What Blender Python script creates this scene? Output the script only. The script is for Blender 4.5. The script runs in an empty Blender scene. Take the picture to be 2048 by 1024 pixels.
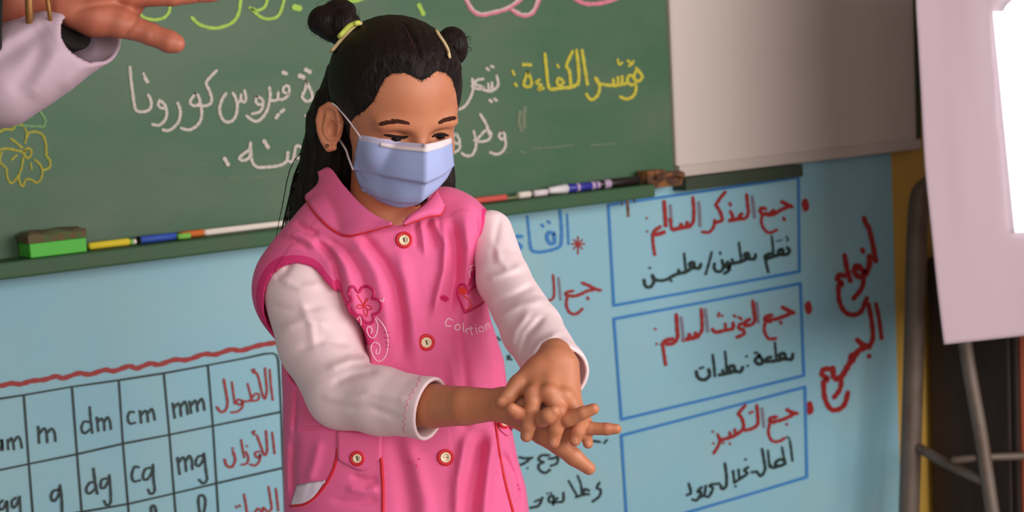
import bpy, math, random
import numpy as np
from mathutils import Vector, Matrix
from mathutils.bvhtree import BVHTree
random.seed(4); rng = np.random.default_rng(4)
SC = bpy.context.scene
COL = SC.collection
# ------------------------------------------------------------------ camera
F = 3100.0                       # focal length in pixels of the 2048 x 1024 frame
HW = 2.5                         # distance of the camera from the board wall
CAM = np.array([0.0, -HW, 1.3])
def _rot(a, b, c):
    ca, sa, cb, sb, cc, sc = math.cos(a), math.sin(a), math.cos(b), math.sin(b), math.cos(c), math.sin(c)
    r = np.array([ca, -sa, 0.]); f = np.array([sa, ca, 0.]); u = np.array([0, 0, 1.])
    f2 = f*cb+u*sb; u2 = -f*sb+u*cb
    r3 = r*cc+u2*sc; u3 = -r*sc+u2*cc
    return np.array([r3, -u3, f2])
M = _rot(math.radians(38.62), math.radians(-6.62), math.radians(-3.19))
cd = bpy.data.cameras.new('camera'); cam = bpy.data.objects.new('camera', cd); COL.objects.link(cam)
cd.sensor_width = 36; cd.sensor_fit = 'HORIZONTAL'; cd.lens = F/2048*36
mw = Matrix.Identity(4)
for i in range(3):
    mw[i][0] = M[0][i]; mw[i][1] = -M[1][i]; mw[i][2] = -M[2][i]; mw[i][3] = CAM[i]
cam.matrix_world = mw
cd.dof.use_dof = True; cd.dof.focus_distance = 1.66; cd.dof.aperture_fstop = 9.0
SC.camera = cam
# ------------------------------------------------------------------ light and exposure
SC.view_settings.view_transform = 'Standard'; SC.view_settings.look = 'None'
SC.view_settings.gamma = 1; SC.view_settings.use_curve_mapping = False
SC.view_settings.exposure = 0.0
wd = bpy.data.worlds.new('world'); SC.world = wd; wd.use_nodes = True
wd.node_tree.nodes['Background'].inputs[0].default_value = (1.0, 0.93, 0.93, 1)
wd.node_tree.nodes['Background'].inputs[1].default_value = 0.13
def area(name, loc, target, sx, sy, power, col):
    l = bpy.data.lights.new(name, 'AREA'); l.shape = 'RECTANGLE'; l.size = sx; l.size_y = sy
    l.energy = power; l.color = col
    o = bpy.data.objects.new(name, l); COL.objects.link(o)
    o.location = loc
    o.rotation_euler = (Vector(target)-Vector(loc)).to_track_quat('-Z', 'Y').to_euler()
    return o
area('window_daylight', (2.1, -4.4, 1.7), (1.3, -0.8, 1.0), 4.5, 1.7, 165, (1.0, 0.96, 0.95))
area('fill_light', (-1.6, -3.9, 2.2), (0.9, -0.6, 1.0), 1.8, 1.6, 38, (1.0, 0.92, 0.9))  # added fill lamp, not a real window; lifts the girl's shaded side
# ------------------------------------------------------------------ pixel helpers (compute real world points)
def P(x, y, d):
    x = np.asarray(x, float); y = np.asarray(y, float); d = np.asarray(d, float)
    v = np.stack([(x-1024)/F*d, (y-512)/F*d, d*np.ones_like(x)], -1)
    return CAM+v@M
def W(x, y, off=0.0):            # point of the plane standing 'off' metres in front of the wall
    v = np.stack([(np.asarray(x, float)-1024)/F, (np.asarray(y, float)-512)/F, np.ones_like(np.asarray(x, float))], -1)@M
    return CAM+v*((HW-off)/v[..., 1])[..., None]
# ------------------------------------------------------------------ materials
def mat(name, col, rough=0.6, noise=None, bump=None, sss=0, metal=0, emit=None, spec=0.5, sheen=0, coat=0):
    m = bpy.data.materials.new(name); m.use_nodes = True
    nt = m.node_tree; b = nt.nodes['Principled BSDF']
    b.inputs['Base Color'].default_value = (*col, 1); b.inputs['Roughness'].default_value = rough
    b.inputs['Metallic'].default_value = metal; b.inputs['Specular IOR Level'].default_value = spec
    if sss:
        b.inputs['Subsurface Weight'].default_value = sss
        b.inputs['Subsurface Radius'].default_value = (0.012, 0.005, 0.003); b.inputs['Subsurface Scale'].default_value = 0.6
    if sheen: b.inputs['Sheen Weight'].default_value = sheen
    if coat: b.inputs['Coat Weight'].default_value = coat; b.inputs['Coat Roughness'].default_value = 0.25
    if emit:
        b.inputs['Emission Color'].default_value = (*emit[:3], 1); b.inputs['Emission Strength'].default_value = emit[3]
    tc = nt.nodes.new('ShaderNodeTexCoord')
    if noise:                    # (scale, second colour, low, high)
        n = nt.nodes.new('ShaderNodeTexNoise'); n.inputs['Scale'].default_value = noise[0]; n.inputs['Detail'].default_value = 5
        mp = nt.nodes.new('ShaderNodeMapping')
        if len(noise) > 4: mp.inputs['Scale'].default_value = noise[4]
        nt.links.new(tc.outputs['Object'], mp.inputs[0]); nt.links.new(mp.outputs[0], n.inputs['Vector'])
        r = nt.nodes.new('ShaderNodeMapRange'); r.inputs[1].default_value = noise[2]; r.inputs[2].default_value = noise[3]
        nt.links.new(n.outputs[0], r.inputs[0])
        mx = nt.nodes.new('ShaderNodeMix'); mx.data_type = 'RGBA'
        mx.inputs[6].default_value = (*col, 1); mx.inputs[7].default_value = (*noise[1], 1)
        nt.links.new(r.outputs[0], mx.inputs[0]); nt.links.new(mx.outputs[2], b.inputs['Base Color'])
    if bump:                     # (scale, strength, distance, mapping scale)
        n = nt.nodes.new('ShaderNodeTexNoise'); n.inputs['Scale'].default_value = bump[0]; n.inputs['Detail'].default_value = 4
        mp = nt.nodes.new('ShaderNodeMapping')
        if len(bump) > 3: mp.inputs['Scale'].default_value = bump[3]
        nt.links.new(tc.outputs['Object'], mp.inputs[0]); nt.links.new(mp.outputs[0], n.inputs['Vector'])
        bp = nt.nodes.new('ShaderNodeBump'); bp.inputs['Strength'].default_value = bump[1]; bp.inputs['Distance'].default_value = bump[2]
        nt.links.new(n.outputs[0], bp.inputs['Height']); nt.links.new(bp.outputs[0], b.inputs['Normal'])
    return m
def s2l(r, g, b):
    f = lambda c: (c/255/12.92 if c/255 <= 0.04045 else ((c/255+0.055)/1.055)**2.4)
    return (f(r), f(g), f(b))
MT = {}
def mm(name, rgb, **k):
    if 'noise' in k and k['noise']:
        n = list(k['noise']); n[1] = s2l(*n[1]); k['noise'] = n
    MT[name] = mat(name, s2l(*rgb), **k); return MT[name]
mm('skin', (197, 126, 90), rough=0.5, sss=0.12, noise=(22, (188, 112, 78), 0.4, 0.75), bump=(900, 0.06, 0.0006))
mm('adult_skin', (186, 108, 82), rough=0.5, sss=0.1, noise=(18, (150, 74, 54), 0.4, 0.75), bump=(700, 0.08, 0.0006))
mm('nail', (206, 136, 106), rough=0.35)
mm('hair', (26, 15, 13), rough=0.55, spec=0.2, noise=(14, (40, 25, 20), 0.5, 0.8, (12, 12, 1.5)), bump=(30, 0.5, 0.004, (14, 14, 1.2)))
mm('brow', (66, 36, 26), rough=0.9, spec=0.1)
mm('lash', (26, 14, 12), rough=0.75, spec=0.2)
mm('pink', (230, 100, 150), rough=0.75, sheen=0.1, noise=(6, (225, 91, 141), 0.4, 0.7), bump=(1400, 0.08, 0.0005))
mm('pink_dark', (205, 40, 105), rough=0.75, bump=(1600, 0.2, 0.0006))
mm('pink_light', (244, 150, 185), rough=0.75)
mm('embroidery', (196, 26, 92), rough=0.55, bump=(2500, 0.3, 0.0005))
mm('thread_white', (246, 205, 215), rough=0.6)
mm('red', (205, 26, 40), rough=0.6)
mm('red_orange', (232, 62, 50), rough=0.6)
mm('button', (240, 216, 180), rough=0.35)
mm('button_hole', (50, 25, 20), rough=0.6)
mm('shirt', (244, 214, 216), rough=0.8, sheen=0.1, bump=(1200, 0.08, 0.0005))
mm('shirt_stitch', (226, 120, 160), rough=0.8)
mm('mask_blue', (166, 178, 222), rough=0.8, bump=(900, 0.12, 0.0006))
mm('mask_band', (200, 192, 218), rough=0.8)
mm('mask_white', (232, 214, 216), rough=0.8)
mm('tie_lime', (206, 214, 90), rough=0.6, bump=(900, 0.4, 0.001))
mm('tie_cream', (218, 190, 140), rough=0.6, bump=(900, 0.4, 0.001))
mm('gold', (150, 106, 56), rough=0.5, metal=0.5, bump=(500, 0.6, 0.001))
mm('coat', (184, 158, 170), rough=0.8, bump=(700, 0.06, 0.0005))  # base colour lowered to put the arm's shade into the white cloth
mm('black_cloth', (22, 14, 12), rough=0.9)
mm('trouser', (40, 48, 78), rough=0.85)
mm('shoe', (235, 230, 230), rough=0.6)
mm('tissue', (224, 206, 220), rough=0.9)
mm('board', (58, 98, 66), rough=0.55, noise=(3.5, (84, 106, 80), 0.35, 0.75, (1, 1, 2.2)))
mm('board_frame', (196, 180, 170), rough=0.45)
mm('ledge', (52, 88, 54), rough=0.6, noise=(12, (66, 84, 52), 0.5, 0.8))
mm('whiteboard', (206, 190, 180), rough=0.45)
mm('rail_dark', (52, 62, 44), rough=0.7)
mm('rust', (150, 96, 48), rough=0.85, noise=(40, (80, 50, 34), 0.4, 0.6))
mm('wall_blue', (140, 186, 200), rough=0.6, noise=(4, (150, 187, 192), 0.45, 0.75))
mm('wall_yellow', (200, 156, 66), rough=0.7)
mm('floor', (150, 140, 130), rough=0.5, noise=(8, (135, 126, 118), 0.4, 0.7))
def chalk(name, rgb):
    m = mm(name, rgb, rough=0.95, bump=(600, 0.4, 0.0006)); nt = m.node_tree
    n = nt.nodes.new('ShaderNodeTexNoise'); n.inputs['Scale'].default_value = 420; n.inputs['Detail'].default_value = 3
    tc = nt.nodes.new('ShaderNodeTexCoord'); nt.links.new(tc.outputs['Object'], n.inputs['Vector'])
    r = nt.nodes.new('ShaderNodeMapRange'); r.inputs[1].default_value = 0.36; r.inputs[2].default_value = 0.5; r.inputs[3].default_value = 0.55
    nt.links.new(n.outputs[0], r.inputs[0]); nt.links.new(r.outputs[0], nt.nodes['Principled BSDF'].inputs['Alpha'])
    return m
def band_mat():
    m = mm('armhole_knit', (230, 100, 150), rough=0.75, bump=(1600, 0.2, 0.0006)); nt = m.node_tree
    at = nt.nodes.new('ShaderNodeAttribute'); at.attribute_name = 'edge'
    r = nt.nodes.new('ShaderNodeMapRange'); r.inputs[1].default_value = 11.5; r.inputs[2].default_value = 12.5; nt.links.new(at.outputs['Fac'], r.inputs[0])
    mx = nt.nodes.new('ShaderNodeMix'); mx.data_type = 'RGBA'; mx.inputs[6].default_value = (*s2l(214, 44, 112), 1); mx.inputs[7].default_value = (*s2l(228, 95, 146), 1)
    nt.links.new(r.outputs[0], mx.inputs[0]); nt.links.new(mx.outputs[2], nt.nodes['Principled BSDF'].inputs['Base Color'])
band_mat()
chalk('chalk_white', (214, 200, 188)); chalk('chalk_yellow', (204, 190, 66)); chalk('chalk_lime', (176, 210, 92)); chalk('chalk_pink', (226, 130, 150))
chalk('chalk_flower', (172, 164, 60)); chalk('chalk_green', (122, 160, 106)); chalk('chalk_dust', (118, 130, 104))
mm('ink_black', (30, 44, 42), rough=0.5); mm('ink_red', (152, 34, 32), rough=0.5); mm('ink_blue', (52, 122, 186), rough=0.5); mm('ink_grey', (126, 118, 132), rough=0.5)
mm('stick_yellow', (236, 208, 50), rough=0.8); mm('stick_blue', (48, 84, 176), rough=0.6); mm('stick_green', (130, 196, 80), rough=0.8)
mm('stick_orange', (214, 110, 44), rough=0.8); mm('stick_white', (238, 222, 208), rough=0.8); mm('stick_red', (214, 88, 78), rough=0.8); mm('stick_wood', (120, 120, 80), rough=0.8)
mm('eraser_green', (84, 190, 62), rough=0.6); mm('eraser_felt', (112, 86, 62), rough=1.0, noise=(90, (84, 104, 62), 0.4, 0.6), bump=(400, 0.6, 0.002))
mm('marker_white', (232, 222, 222), rough=0.35); mm('marker_blue', (52, 52, 150), rough=0.4); mm('marker_black', (34, 24, 22), rough=0.4); mm('marker_label', (190, 160, 190), rough=0.5)
mm('cloth_screen', (190, 166, 174), rough=0.85, bump=(8, 0.25, 0.01))
mm('projection', (235, 255, 255), rough=0.9, emit=(0.93, 1.0, 1.0, 1.15))  # emission stands in for the projector's light on the cloth
mm('projection_ink', (190, 235, 225), rough=0.9, emit=(0.6, 0.9, 0.84, 0.85))  # glow of the projected text put into the material
mm('steel', (112, 96, 84), rough=0.5, metal=0.2, noise=(14, (98, 74, 58), 0.45, 0.7))
mm('cupboard', (46, 28, 22), rough=0.6, noise=(6, (34, 20, 16), 0.4, 0.7, (8, 8, 1)))
mm('cupboard_edge', (150, 70, 40), rough=0.6)
# ------------------------------------------------------------------ mesh helpers
WLOC = {}
def mk(name, V, Fc, m, parent=None, loc=None, smooth=True, midx=None):
    V = np.asarray(V, float)
    if loc is None: loc = WLOC[parent.name] if parent else np.zeros(3)
    loc = np.asarray(loc, float)
    me = bpy.data.meshes.new(name)
    if isinstance(Fc, np.ndarray):
        n = len(Fc); k = Fc.shape[1]
        me.vertices.add(len(V)); me.vertices.foreach_set('co', (V-loc).astype(np.float32).ravel())
        me.loops.add(n*k); me.loops.foreach_set('vertex_index', Fc.astype(np.int32).ravel())
        me.polygons.add(n); me.polygons.foreach_set('loop_start', np.arange(0, n*k, k, dtype=np.int32))
        me.update(calc_edges=True)
    else:
        me.from_pydata((V-loc).tolist(), [], Fc)
    ms = m if isinstance(m, (list, tuple)) else [m]
    for x in ms: me.materials.append(MT[x])
    if midx is not None: me.polygons.foreach_set('material_index', np.asarray(midx, np.int32))
    me.polygons.foreach_set('use_smooth', [smooth]*len(me.polygons))
    me.update(); me.validate()
    o = bpy.data.objects.new(name, me); COL.objects.link(o)
    o.location = loc-(WLOC[parent.name] if parent else 0)
    if parent: o.parent = parent
    WLOC[o.name] = loc
    return o
def empty(name, loc):
    o = bpy.data.objects.new(name, None); COL.objects.link(o); o.location = loc; o.empty_display_size = 0.05
    WLOC[o.name] = np.asarray(loc, float); return o
def tag(o, label, cat, group=None):
    o['label'] = label; o['category'] = cat
    if group: o['group'] = group
    return o
def struct(o): o['kind'] = 'structure'; return o
class MB:
    def __init__(s): s.v = []; s.f = []; s.n = 0; s.mi = []
    def add(s, V, Fc, mi=0):
        V = np.asarray(V, float); s.v.append(V); s.f += [[i+s.n for i in f] for f in Fc]; s.mi += [mi]*len(Fc); s.n += len(V); return s
    def box(s, lo, hi, mi=0, bev=0):
        x0, y0, z0 = lo; x1, y1, z1 = hi
        V = [(x, y, z) for x in (x0, x1) for y in (y0, y1) for z in (z0, z1)]
        return s.add(V, [(0, 1, 3, 2), (4, 6, 7, 5), (0, 4, 5, 1), (2, 3, 7, 6), (0, 2, 6, 4), (1, 5, 7, 3)], mi)
    def go(s, name, m, parent=None, loc=None, smooth=False, T=None):
        V = np.concatenate(s.v)
        if T: V = T(V)
        return mk(name, V, s.f, m, parent, loc, smooth, s.mi)
def bevel(o, w, seg=2):
    md = o.modifiers.new('bevel', 'BEVEL'); md.width = w; md.segments = seg; return o
def cr(pts, n=6, closed=False):
    p = np.asarray(pts, float)
    if len(p) < 3 and not closed: 
        t = np.linspace(0, 1, n+1)[:, None]; return p[0]*(1-t)+p[-1]*t
    q = np.vstack([p[-1:], p, p[:2]]) if closed else np.vstack([2*p[0]-p[1], p, 2*p[-1]-p[-2]])
    out = []
    for i in range(1, len(q)-2):
        a, b, c, d = q[i-1:i+3]
        for t in np.arange(n)/n:
            out.append(0.5*((2*b)+(c-a)*t+(2*a-5*b+4*c-d)*t*t+(3*b-a-3*c+d)*t**3))
    if not closed: out.append(p[-1])
    return np.array(out)
def tube(pts, rad, seg=8, n=5, closed=False, flat=1.0, smooth=True):
    """round tube along a path; rad scalar or per control point; last axis squashed by flat"""
    pts = np.asarray(pts, float); rad = np.broadcast_to(np.asarray(rad, float), (len(pts),))
    A = np.column_stack([pts, rad])
    A = cr(A, n, closed) if smooth else A
    p, r = A[:, :3], A[:, 3]
    if closed: tg = np.roll(p, -1, 0)-np.roll(p, 1, 0)
    else: tg = np.gradient(p, axis=0)
    tg /= np.linalg.norm(tg, axis=1)[:, None]+1e-9
    ref = np.array([0.05, 0.02, 1.0]); N = np.cross(tg, ref); N /= np.linalg.norm(N, axis=1)[:, None]+1e-9
    B = np.cross(tg, N)
    th = np.arange(seg)/seg*2*math.pi
    V = (p[:, None]+r[:, None, None]*(np.cos(th)[None, :, None]*N[:, None]+flat*np.sin(th)[None, :, None]*B[:, None])).reshape(-1, 3)
    L = len(p); Fc = []
    for i in range(L if closed else L-1):
        j = (i+1) % L
        for k in range(seg):
            Fc.append((i*seg+k, i*seg+(k+1) % seg, j*seg+(k+1) % seg, j*seg+k))
    if not closed:
        V = np.vstack([V, p[0]-tg[0]*r[0]*0.6, p[-1]+tg[-1]*r[-1]*0.6]); a = L*seg
        for k in range(seg):
            Fc.append((a, (k+1) % seg, k)); Fc.append((a+1, (L-1)*seg+k, (L-1)*seg+(k+1) % seg))
    return V, Fc
def patch(rows, nu=6, nv=6, sm=0):
    """control net (rows x cols x 3) to a dense grid; returns verts, faces, nrows, ncols"""
    R = np.asarray(rows, float)
    G1 = np.stack([cr(r, nu) for r in R]); G2 = np.stack([cr(G1[:, j], nv) for j in range(G1.shape[1])], 1)
    return grid(G2)
def grid(G2):
    a, b = G2.shape[:2]
    Fc = [(i*b+j, i*b+j+1, (i+1)*b+j+1, (i+1)*b+j) for i in range(a-1) for j in range(b-1)]
    return G2.reshape(-1, 3), Fc, a, b
def solid(o, t, off=0):
    md = o.modifiers.new('thickness', 'SOLIDIFY'); md.thickness = t; md.offset = off; return o
# ------------------------------------------------------------------ signed distance modelling
def cap(p, a, b, ra, rb):
    a = np.array(a, float); b = np.array(b, float); d = b-a
    t = np.clip(((p-a)@d)/(d@d), 0, 1)
    return np.linalg.norm(p-a-t[:, None]*d, axis=1)-(ra+(rb-ra)*t)
def ell(p, c, r):
    r = np.array(r, float); q = p-np.array(c, float)
    k0 = np.linalg.norm(q/r, axis=1); k1 = np.linalg.norm(q/(r*r), axis=1)+1e-9
    return k0*(k0-1)/k1
def smin(a, b, k):
    h = np.maximum(k-np.abs(a-b), 0)/k
    return np.minimum(a, b)-h*h*k*0.25
def smax(a, b, k): return -smin(-a, -b, k)
def chain(p, pts, k=0):
    d = None
    for (a, b) in zip(pts[:-1], pts[1:]):
        e = cap(p, a[:3], b[:3], a[3], b[3])
        d = e if d is None else (smin(d, e, k) if k else np.minimum(d, e))
    return d
def seg2(xy, pl):
    """unsigned distance to 2D polyline, and signed side (positive right of travel)"""
    best = np.full(len(xy), 1e9); side = np.zeros(len(xy)); tt = np.zeros(len(xy)); n = len(pl)-1
    for i in range(n):
        a = np.array(pl[i], float); d = np.array(pl[i+1], float)-a
        t = np.clip(((xy-a)@d)/(d@d), 0, 1); v = xy-a-t[:, None]*d
        dist = np.hypot(v[:, 0], v[:, 1]); s = np.sign(d[0]*v[:, 1]-d[1]*v[:, 0])
        m = dist < best; best[m] = dist[m]; side[m] = s[m]; tt[m] = (i+t[m])/n
    return best, side, tt
def poly_sd(xy, pg):
    """signed distance to polygon, positive inside"""
    pg = [tuple(q) for q in pg]; d, _, _ = seg2(xy, pg+[pg[0]])
    ins = np.zeros(len(xy), bool); n = len(pg)
    for i in range(n):
        (x0, y0), (x1, y1) = pg[i], pg[(i+1) % n]
        c = ((y0 > xy[:, 1]) != (y1 > xy[:, 1]))
        with np.errstate(divide='ignore', invalid='ignore'):
            xx = (x1-x0)*(xy[:, 1]-y0)/(y1-y0 if y1 != y0 else 1e-9)+x0
        ins ^= c & (xy[:, 0] < xx)
    return np.where(ins, d, -d)
def folds(p, L):
    """cloth folds: list of (polyline, amplitude, width); amplitude > 0 raises the cloth"""
    out = np.zeros(len(p)); xy = p[:, :2]
    for pl, amp, w in L:
        pl = np.asarray(pl, float)
        m = (xy[:, 0] > pl[:, 0].min()-3*w) & (xy[:, 0] < pl[:, 0].max()+3*w) & (xy[:, 1] > pl[:, 1].min()-3*w) & (xy[:, 1] < pl[:, 1].max()+3*w)
        if not m.any(): continue
        d, _, t = seg2(xy[m], pl)
        out[m] += amp*np.exp(-(d/w)**2)*np.clip(np.minimum(t, 1-t)*5+0.15, 0, 1)
    return out
def surface(fn, lo, hi, h):
    lo = np.array(lo, float); n = (np.ceil((np.array(hi)-lo)/h/4).astype(int))*4+1
    c = [np.arange(0, n[i], 4) for i in range(3)]
    CG = np.stack(np.meshgrid(*c, indexing='ij'), -1).reshape(-1, 3)
    def ev(pts):
        out = np.empty(len(pts), np.float32)
        for i in range(0, len(pts), 150000): out[i:i+150000] = fn(pts[i:i+150000])
        return out
    cv = ev(lo+CG*h).reshape([len(x) for x in c])
    near = np.abs(cv) < 4*h*2.2
    D = np.repeat(np.repeat(np.repeat(np.where(cv < 0, -1e3, 1e3).astype(np.float32), 4, 0), 4, 1), 4, 2)[:n[0], :n[1], :n[2]]
    nb = near[:-1, :-1, :-1].copy()
    for dx in (0, 1):
        for dy in (0, 1):
            for dz in (0, 1):
                nb |= near[dx:dx+nb.shape[0], dy:dy+nb.shape[1], dz:dz+nb.shape[2]]
    bi = np.argwhere(nb)*4
    o5 = np.stack(np.meshgrid(*[np.arange(5)]*3, indexing='ij'), -1).reshape(-1, 3)
    need = np.zeros(n, bool)
    for s in range(0, len(bi), 20000):
        q = (bi[s:s+20000, None]+o5[None]).reshape(-1, 3); need[q[:, 0], q[:, 1], q[:, 2]] = True
    ix = np.argwhere(need); D[ix[:, 0], ix[:, 1], ix[:, 2]] = ev(lo+ix*h)
    ins = D < 0
    m = n-1
    cnt = np.zeros(m, np.int8)
    for dx in (0, 1):
        for dy in (0, 1):
            for dz in (0, 1): cnt += ins[dx:dx+m[0], dy:dy+m[1], dz:dz+m[2]]
    act = np.argwhere((cnt > 0) & (cnt < 8))
    idx = np.full(m, -1, np.int32); idx[act[:, 0], act[:, 1], act[:, 2]] = np.arange(len(act))
    off = np.array([(a, b, d) for a in (0, 1) for b in (0, 1) for d in (0, 1)])
    cvv = np.stack([D[act[:, 0]+o[0], act[:, 1]+o[1], act[:, 2]+o[2]] for o in off], 1)
    acc = np.zeros((len(act), 3)); num = np.zeros(len(act))
    for i in range(8):
        for j in range(i+1, 8):
            if np.abs(off[i]-off[j]).sum() != 1: continue
            a, b = cvv[:, i], cvv[:, j]; mk_ = (a < 0) != (b < 0)
            t = np.where(mk_, a/(a-b+1e-12), 0)
            acc[mk_] += (off[i]+t[:, None]*(off[j]-off[i]))[mk_]; num[mk_] += 1
    V = lo+(act+acc/num[:, None])*h
    Q = []
    for ax in range(3):
        u, w = (ax+1) % 3, (ax+2) % 3
        sl0 = [slice(None)]*3; sl1 = [slice(None)]*3
        sl0[ax] = slice(0, -1); sl1[ax] = slice(1, None)
        for k in (u, w): sl0[k] = slice(1, -1); sl1[k] = slice(1, -1)
        A, B = ins[tuple(sl0)], ins[tuple(sl1)]
        e = np.argwhere(A != B); flip = A[e[:, 0], e[:, 1], e[:, 2]]
        base = e.copy(); base[:, u] += 1; base[:, w] += 1
        def cell(du, dw):
            q = base.copy(); q[:, u] += du; q[:, w] += dw; return idx[q[:, 0], q[:, 1], q[:, 2]]
        q = np.stack([cell(-1, -1), cell(0, -1), cell(0, 0), cell(-1, 0)], 1)
        q[~flip] = q[~flip][:, ::-1]
        Q.append(q)
    Q = np.concatenate(Q)
    return V, Q
# ------------------------------------------------------------------ drawing with a stick or brush on a wall plane
def parse(s):
    out = []
    for part in s.strip().split('|'):
        part = part.strip()
        if not part: continue
        w, pts = part.split(':'); a = np.array([float(q) for q in pts.split()]).reshape(-1, 2); out.append((float(w), a))
    return out
def strokes(name, text, ox, oy, sc, m, off, parent, wmul=1.0, curve=True):
    V = []; Fc = []; n0 = 0; OF = []
    for w, a in parse(text):
        a = a/sc+np.array([ox, oy]); w *= wmul/sc
        if len(a) == 1: a = np.vstack([a, a+[0.5, 0.3]])
        c = cr(a, 5) if (curve and len(a) > 2) else cr(a, 3) if len(a) == 2 else a
        tg = np.gradient(c, axis=0); tg /= np.linalg.norm(tg, axis=1)[:, None]+1e-9
        nn = np.column_stack([-tg[:, 1], tg[:, 0]])
        wob = 1+0.12*np.sin(np.arange(len(c))*1.7+len(a))
        l = c+nn*(w/2*wob)[:, None]; r = c-nn*(w/2*wob)[:, None]
        th = np.linspace(0, math.pi, 7)[1:-1]
        e0 = c[0]+w/2*(np.cos(th)[:, None]*-nn[0]*-1+np.sin(th)[:, None]*-tg[0])
        e1 = c[-1]+w/2*(np.cos(th)[:, None]*-nn[-1]+np.sin(th)[:, None]*tg[-1])
        pts = np.vstack([l, r, e0, e1]); k = len(c)
        for i in range(k-1): Fc.append([n0+i, n0+i+1, n0+k+i+1, n0+k+i])
        Fc.append([n0+0]+[n0+2*k+i for i in range(5)]+[n0+k])
        Fc.append([n0+2*k-1]+[n0+2*k+5+i for i in range(5)]+[n0+k-1])
        V.append(pts); n0 += len(pts); OF.append(np.full(len(pts), off+0.00003*len(OF)))
    V = np.concatenate(V)
    return mk(name, W(V[:, 0], V[:, 1], np.concatenate(OF)), Fc, m, parent, smooth=False)
# ================================================================== THE SETTING
RX = 5.2                                              # right-hand corner of the room
floor = struct(MB().box((-2.5, -4.5, -0.1), (RX, 0.1, 0)).go('floor', 'floor'))
wall = struct(MB().box((-2.5, 0, 0), (RX, 0.12, 3.0)).go('wall_back', 'wall_yellow'))
xb = float(W(1789, 600)[0])
MB().box((-2.5, -0.002, 0.0), (xb, 0.0, 1.12)).go('blue_paint', 'wall_blue', wall)
INK = 0.0035
# --- the table of measures painted on the wall (left)
strokes('painted_grid', """
11:0 420 130 400 385 356 635 321 875 284 1110 241 1300 205 1410 181|11:1410 181 1455 177 1476 188 1485 215 1492 330 1500 490 1508 700 1517 870 1524 1100|
11:-300 850 0 800 155 768 415 715 655 660 905 612 1135 565 1500 490|11:-100 1130 400 1030 690 980 930 925 1160 870 1505 790|
12:-120 440 -104 820 -95 1030|12:128 405 155 768 178 1060|12:385 358 412 715 440 1060|11:635 322 657 660 690 1060|11:875 285 905 612 940 1060|11:1110 242 1137 565 1167 1060|10:-400 485 -120 440 0 420
""", 0, 640, 2.667, 'ink_black', INK, wall, curve=False)
strokes('painted_red_border', "26:-300 392 -150 372 0 352 60 338 110 342 170 325 240 318 300 300 340 310 420 284 480 290 560 266 610 272 690 246 730 258 800 232 850 238 930 212 1000 212 1090 182 1150 184 1230 158 1290 162 1380 136 1470 121 1600 100", 0, 640, 2.667, 'ink_red', INK, wall)
strokes('painted_red_bracket', "22:1575 250 1535 268 1522 290 1518 330 1528 385 1535 430 1560 470", 0, 640, 2.667, 'ink_red', INK, wall)
strokes('painted_units', """
12:10 640 -6 650 -6 690 8 686 12 640 16 694|12:45 690 42 640|12:42 660 60 630 70 650 76 690|12:72 655 95 622 110 640 118 682|
13:205 570 210 655|13:208 612 235 578 249 600 253 652|13:252 605 275 580 292 600 297 645|
12:480 465 485 530 494 602|12:480 545 450 542 436 578 452 605 484 582|12:518 520 526 592|12:522 548 540 525 555 545 559 588|12:556 548 575 518 589 545 593 582|
12:716 492 695 490 683 520 694 552 722 548|12:748 485 755 548|12:752 512 774 484 787 500 791 542|12:789 502 810 474 822 500 827 532|
12:923 445 934 522|12:929 472 950 445 962 460 968 512|12:965 467 985 435 997 455 1003 502|12:1013 435 1022 496|12:1019 462 1040 430 1051 445 1056 487|12:1055 452 1075 420 1087 440 1092 480|
12:948 735 960 822|12:955 762 975 733 989 750 995 806|12:992 757 1010 724 1024 745 1028 796|12:1085 723 1060 728 1045 760 1060 780 1083 752 1090 712|12:1090 712 1100 800 1106 850 1086 872 1064 852|
12:742 786 720 783 705 825 715 860 748 855|12:800 788 775 798 764 840 784 852 809 820 818 772|12:818 772 821 850 827 910 806 928 792 905|
13:500 793 510 870 521 926|12:505 866 480 868 461 905 478 926 511 900|12:568 845 545 853 539 890 558 896 579 860 585 828|12:585 828 592 920 591 975 571 987 557 965|
13:315 905 285 913 274 945 289 966 314 935 322 882|13:322 882 331 960 333 1050|
12:15 962 -4 985 4 1012 24 1000 38 965 42 1030|12:85 948 65 968 70 1000 88 990 106 942|12:106 942 113 1050|
13:812 1060 808 1005 818 990 831 1003 836 1060|12:1072 1060 1060 960 1075 933 1095 950 1096 990 1082 1060
""", 0, 640, 2.667, 'ink_black', INK+0.0004, wall)
strokes('painted_measure_names', """
11:1440 265 1446 345 1456 426|12:1355 270 1378 300 1398 385 1414 420 1425 375 1418 300 1415 258|9:1342 268 1358 262 1350 280 1366 282|11:1322 340 1334 385 1345 432|11:1296 432 1330 432 1362 395 1382 398 1378 425 1348 432|
11:1290 428 1268 425 1264 442 1282 452 1296 436 1292 468 1264 490 1234 492|11:1238 332 1246 390 1254 446|13:1195 318 1206 380 1215 440 1205 480 1180 490 1158 465|
11:1453 600 1460 655 1466 712|12:1374 622 1392 670 1411 720 1426 700 1424 640 1420 592|9:1345 598 1360 592 1352 610 1370 612|11:1386 702 1365 706 1364 724 1380 735 1390 716 1385 752 1362 776 1336 770|
11:1314 704 1326 735 1318 765 1290 772|11:1318 672|11:1288 640 1296 690 1305 732|13:1244 700 1256 745 1238 784 1210 775 1200 745|12:1242 684|
11:1473 900 1480 960 1486 1016|11:1434 890 1443 950 1450 1005 1430 1022 1405 1000 1400 1024 1375 1005 1360 1030 1330 1030|11:1303 930 1313 985 1320 1040|11:1260 994 1266 1000|11:1278 988 1282 994
""", 0, 640, 2.667, 'ink_red', INK+0.0004, wall)
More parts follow.
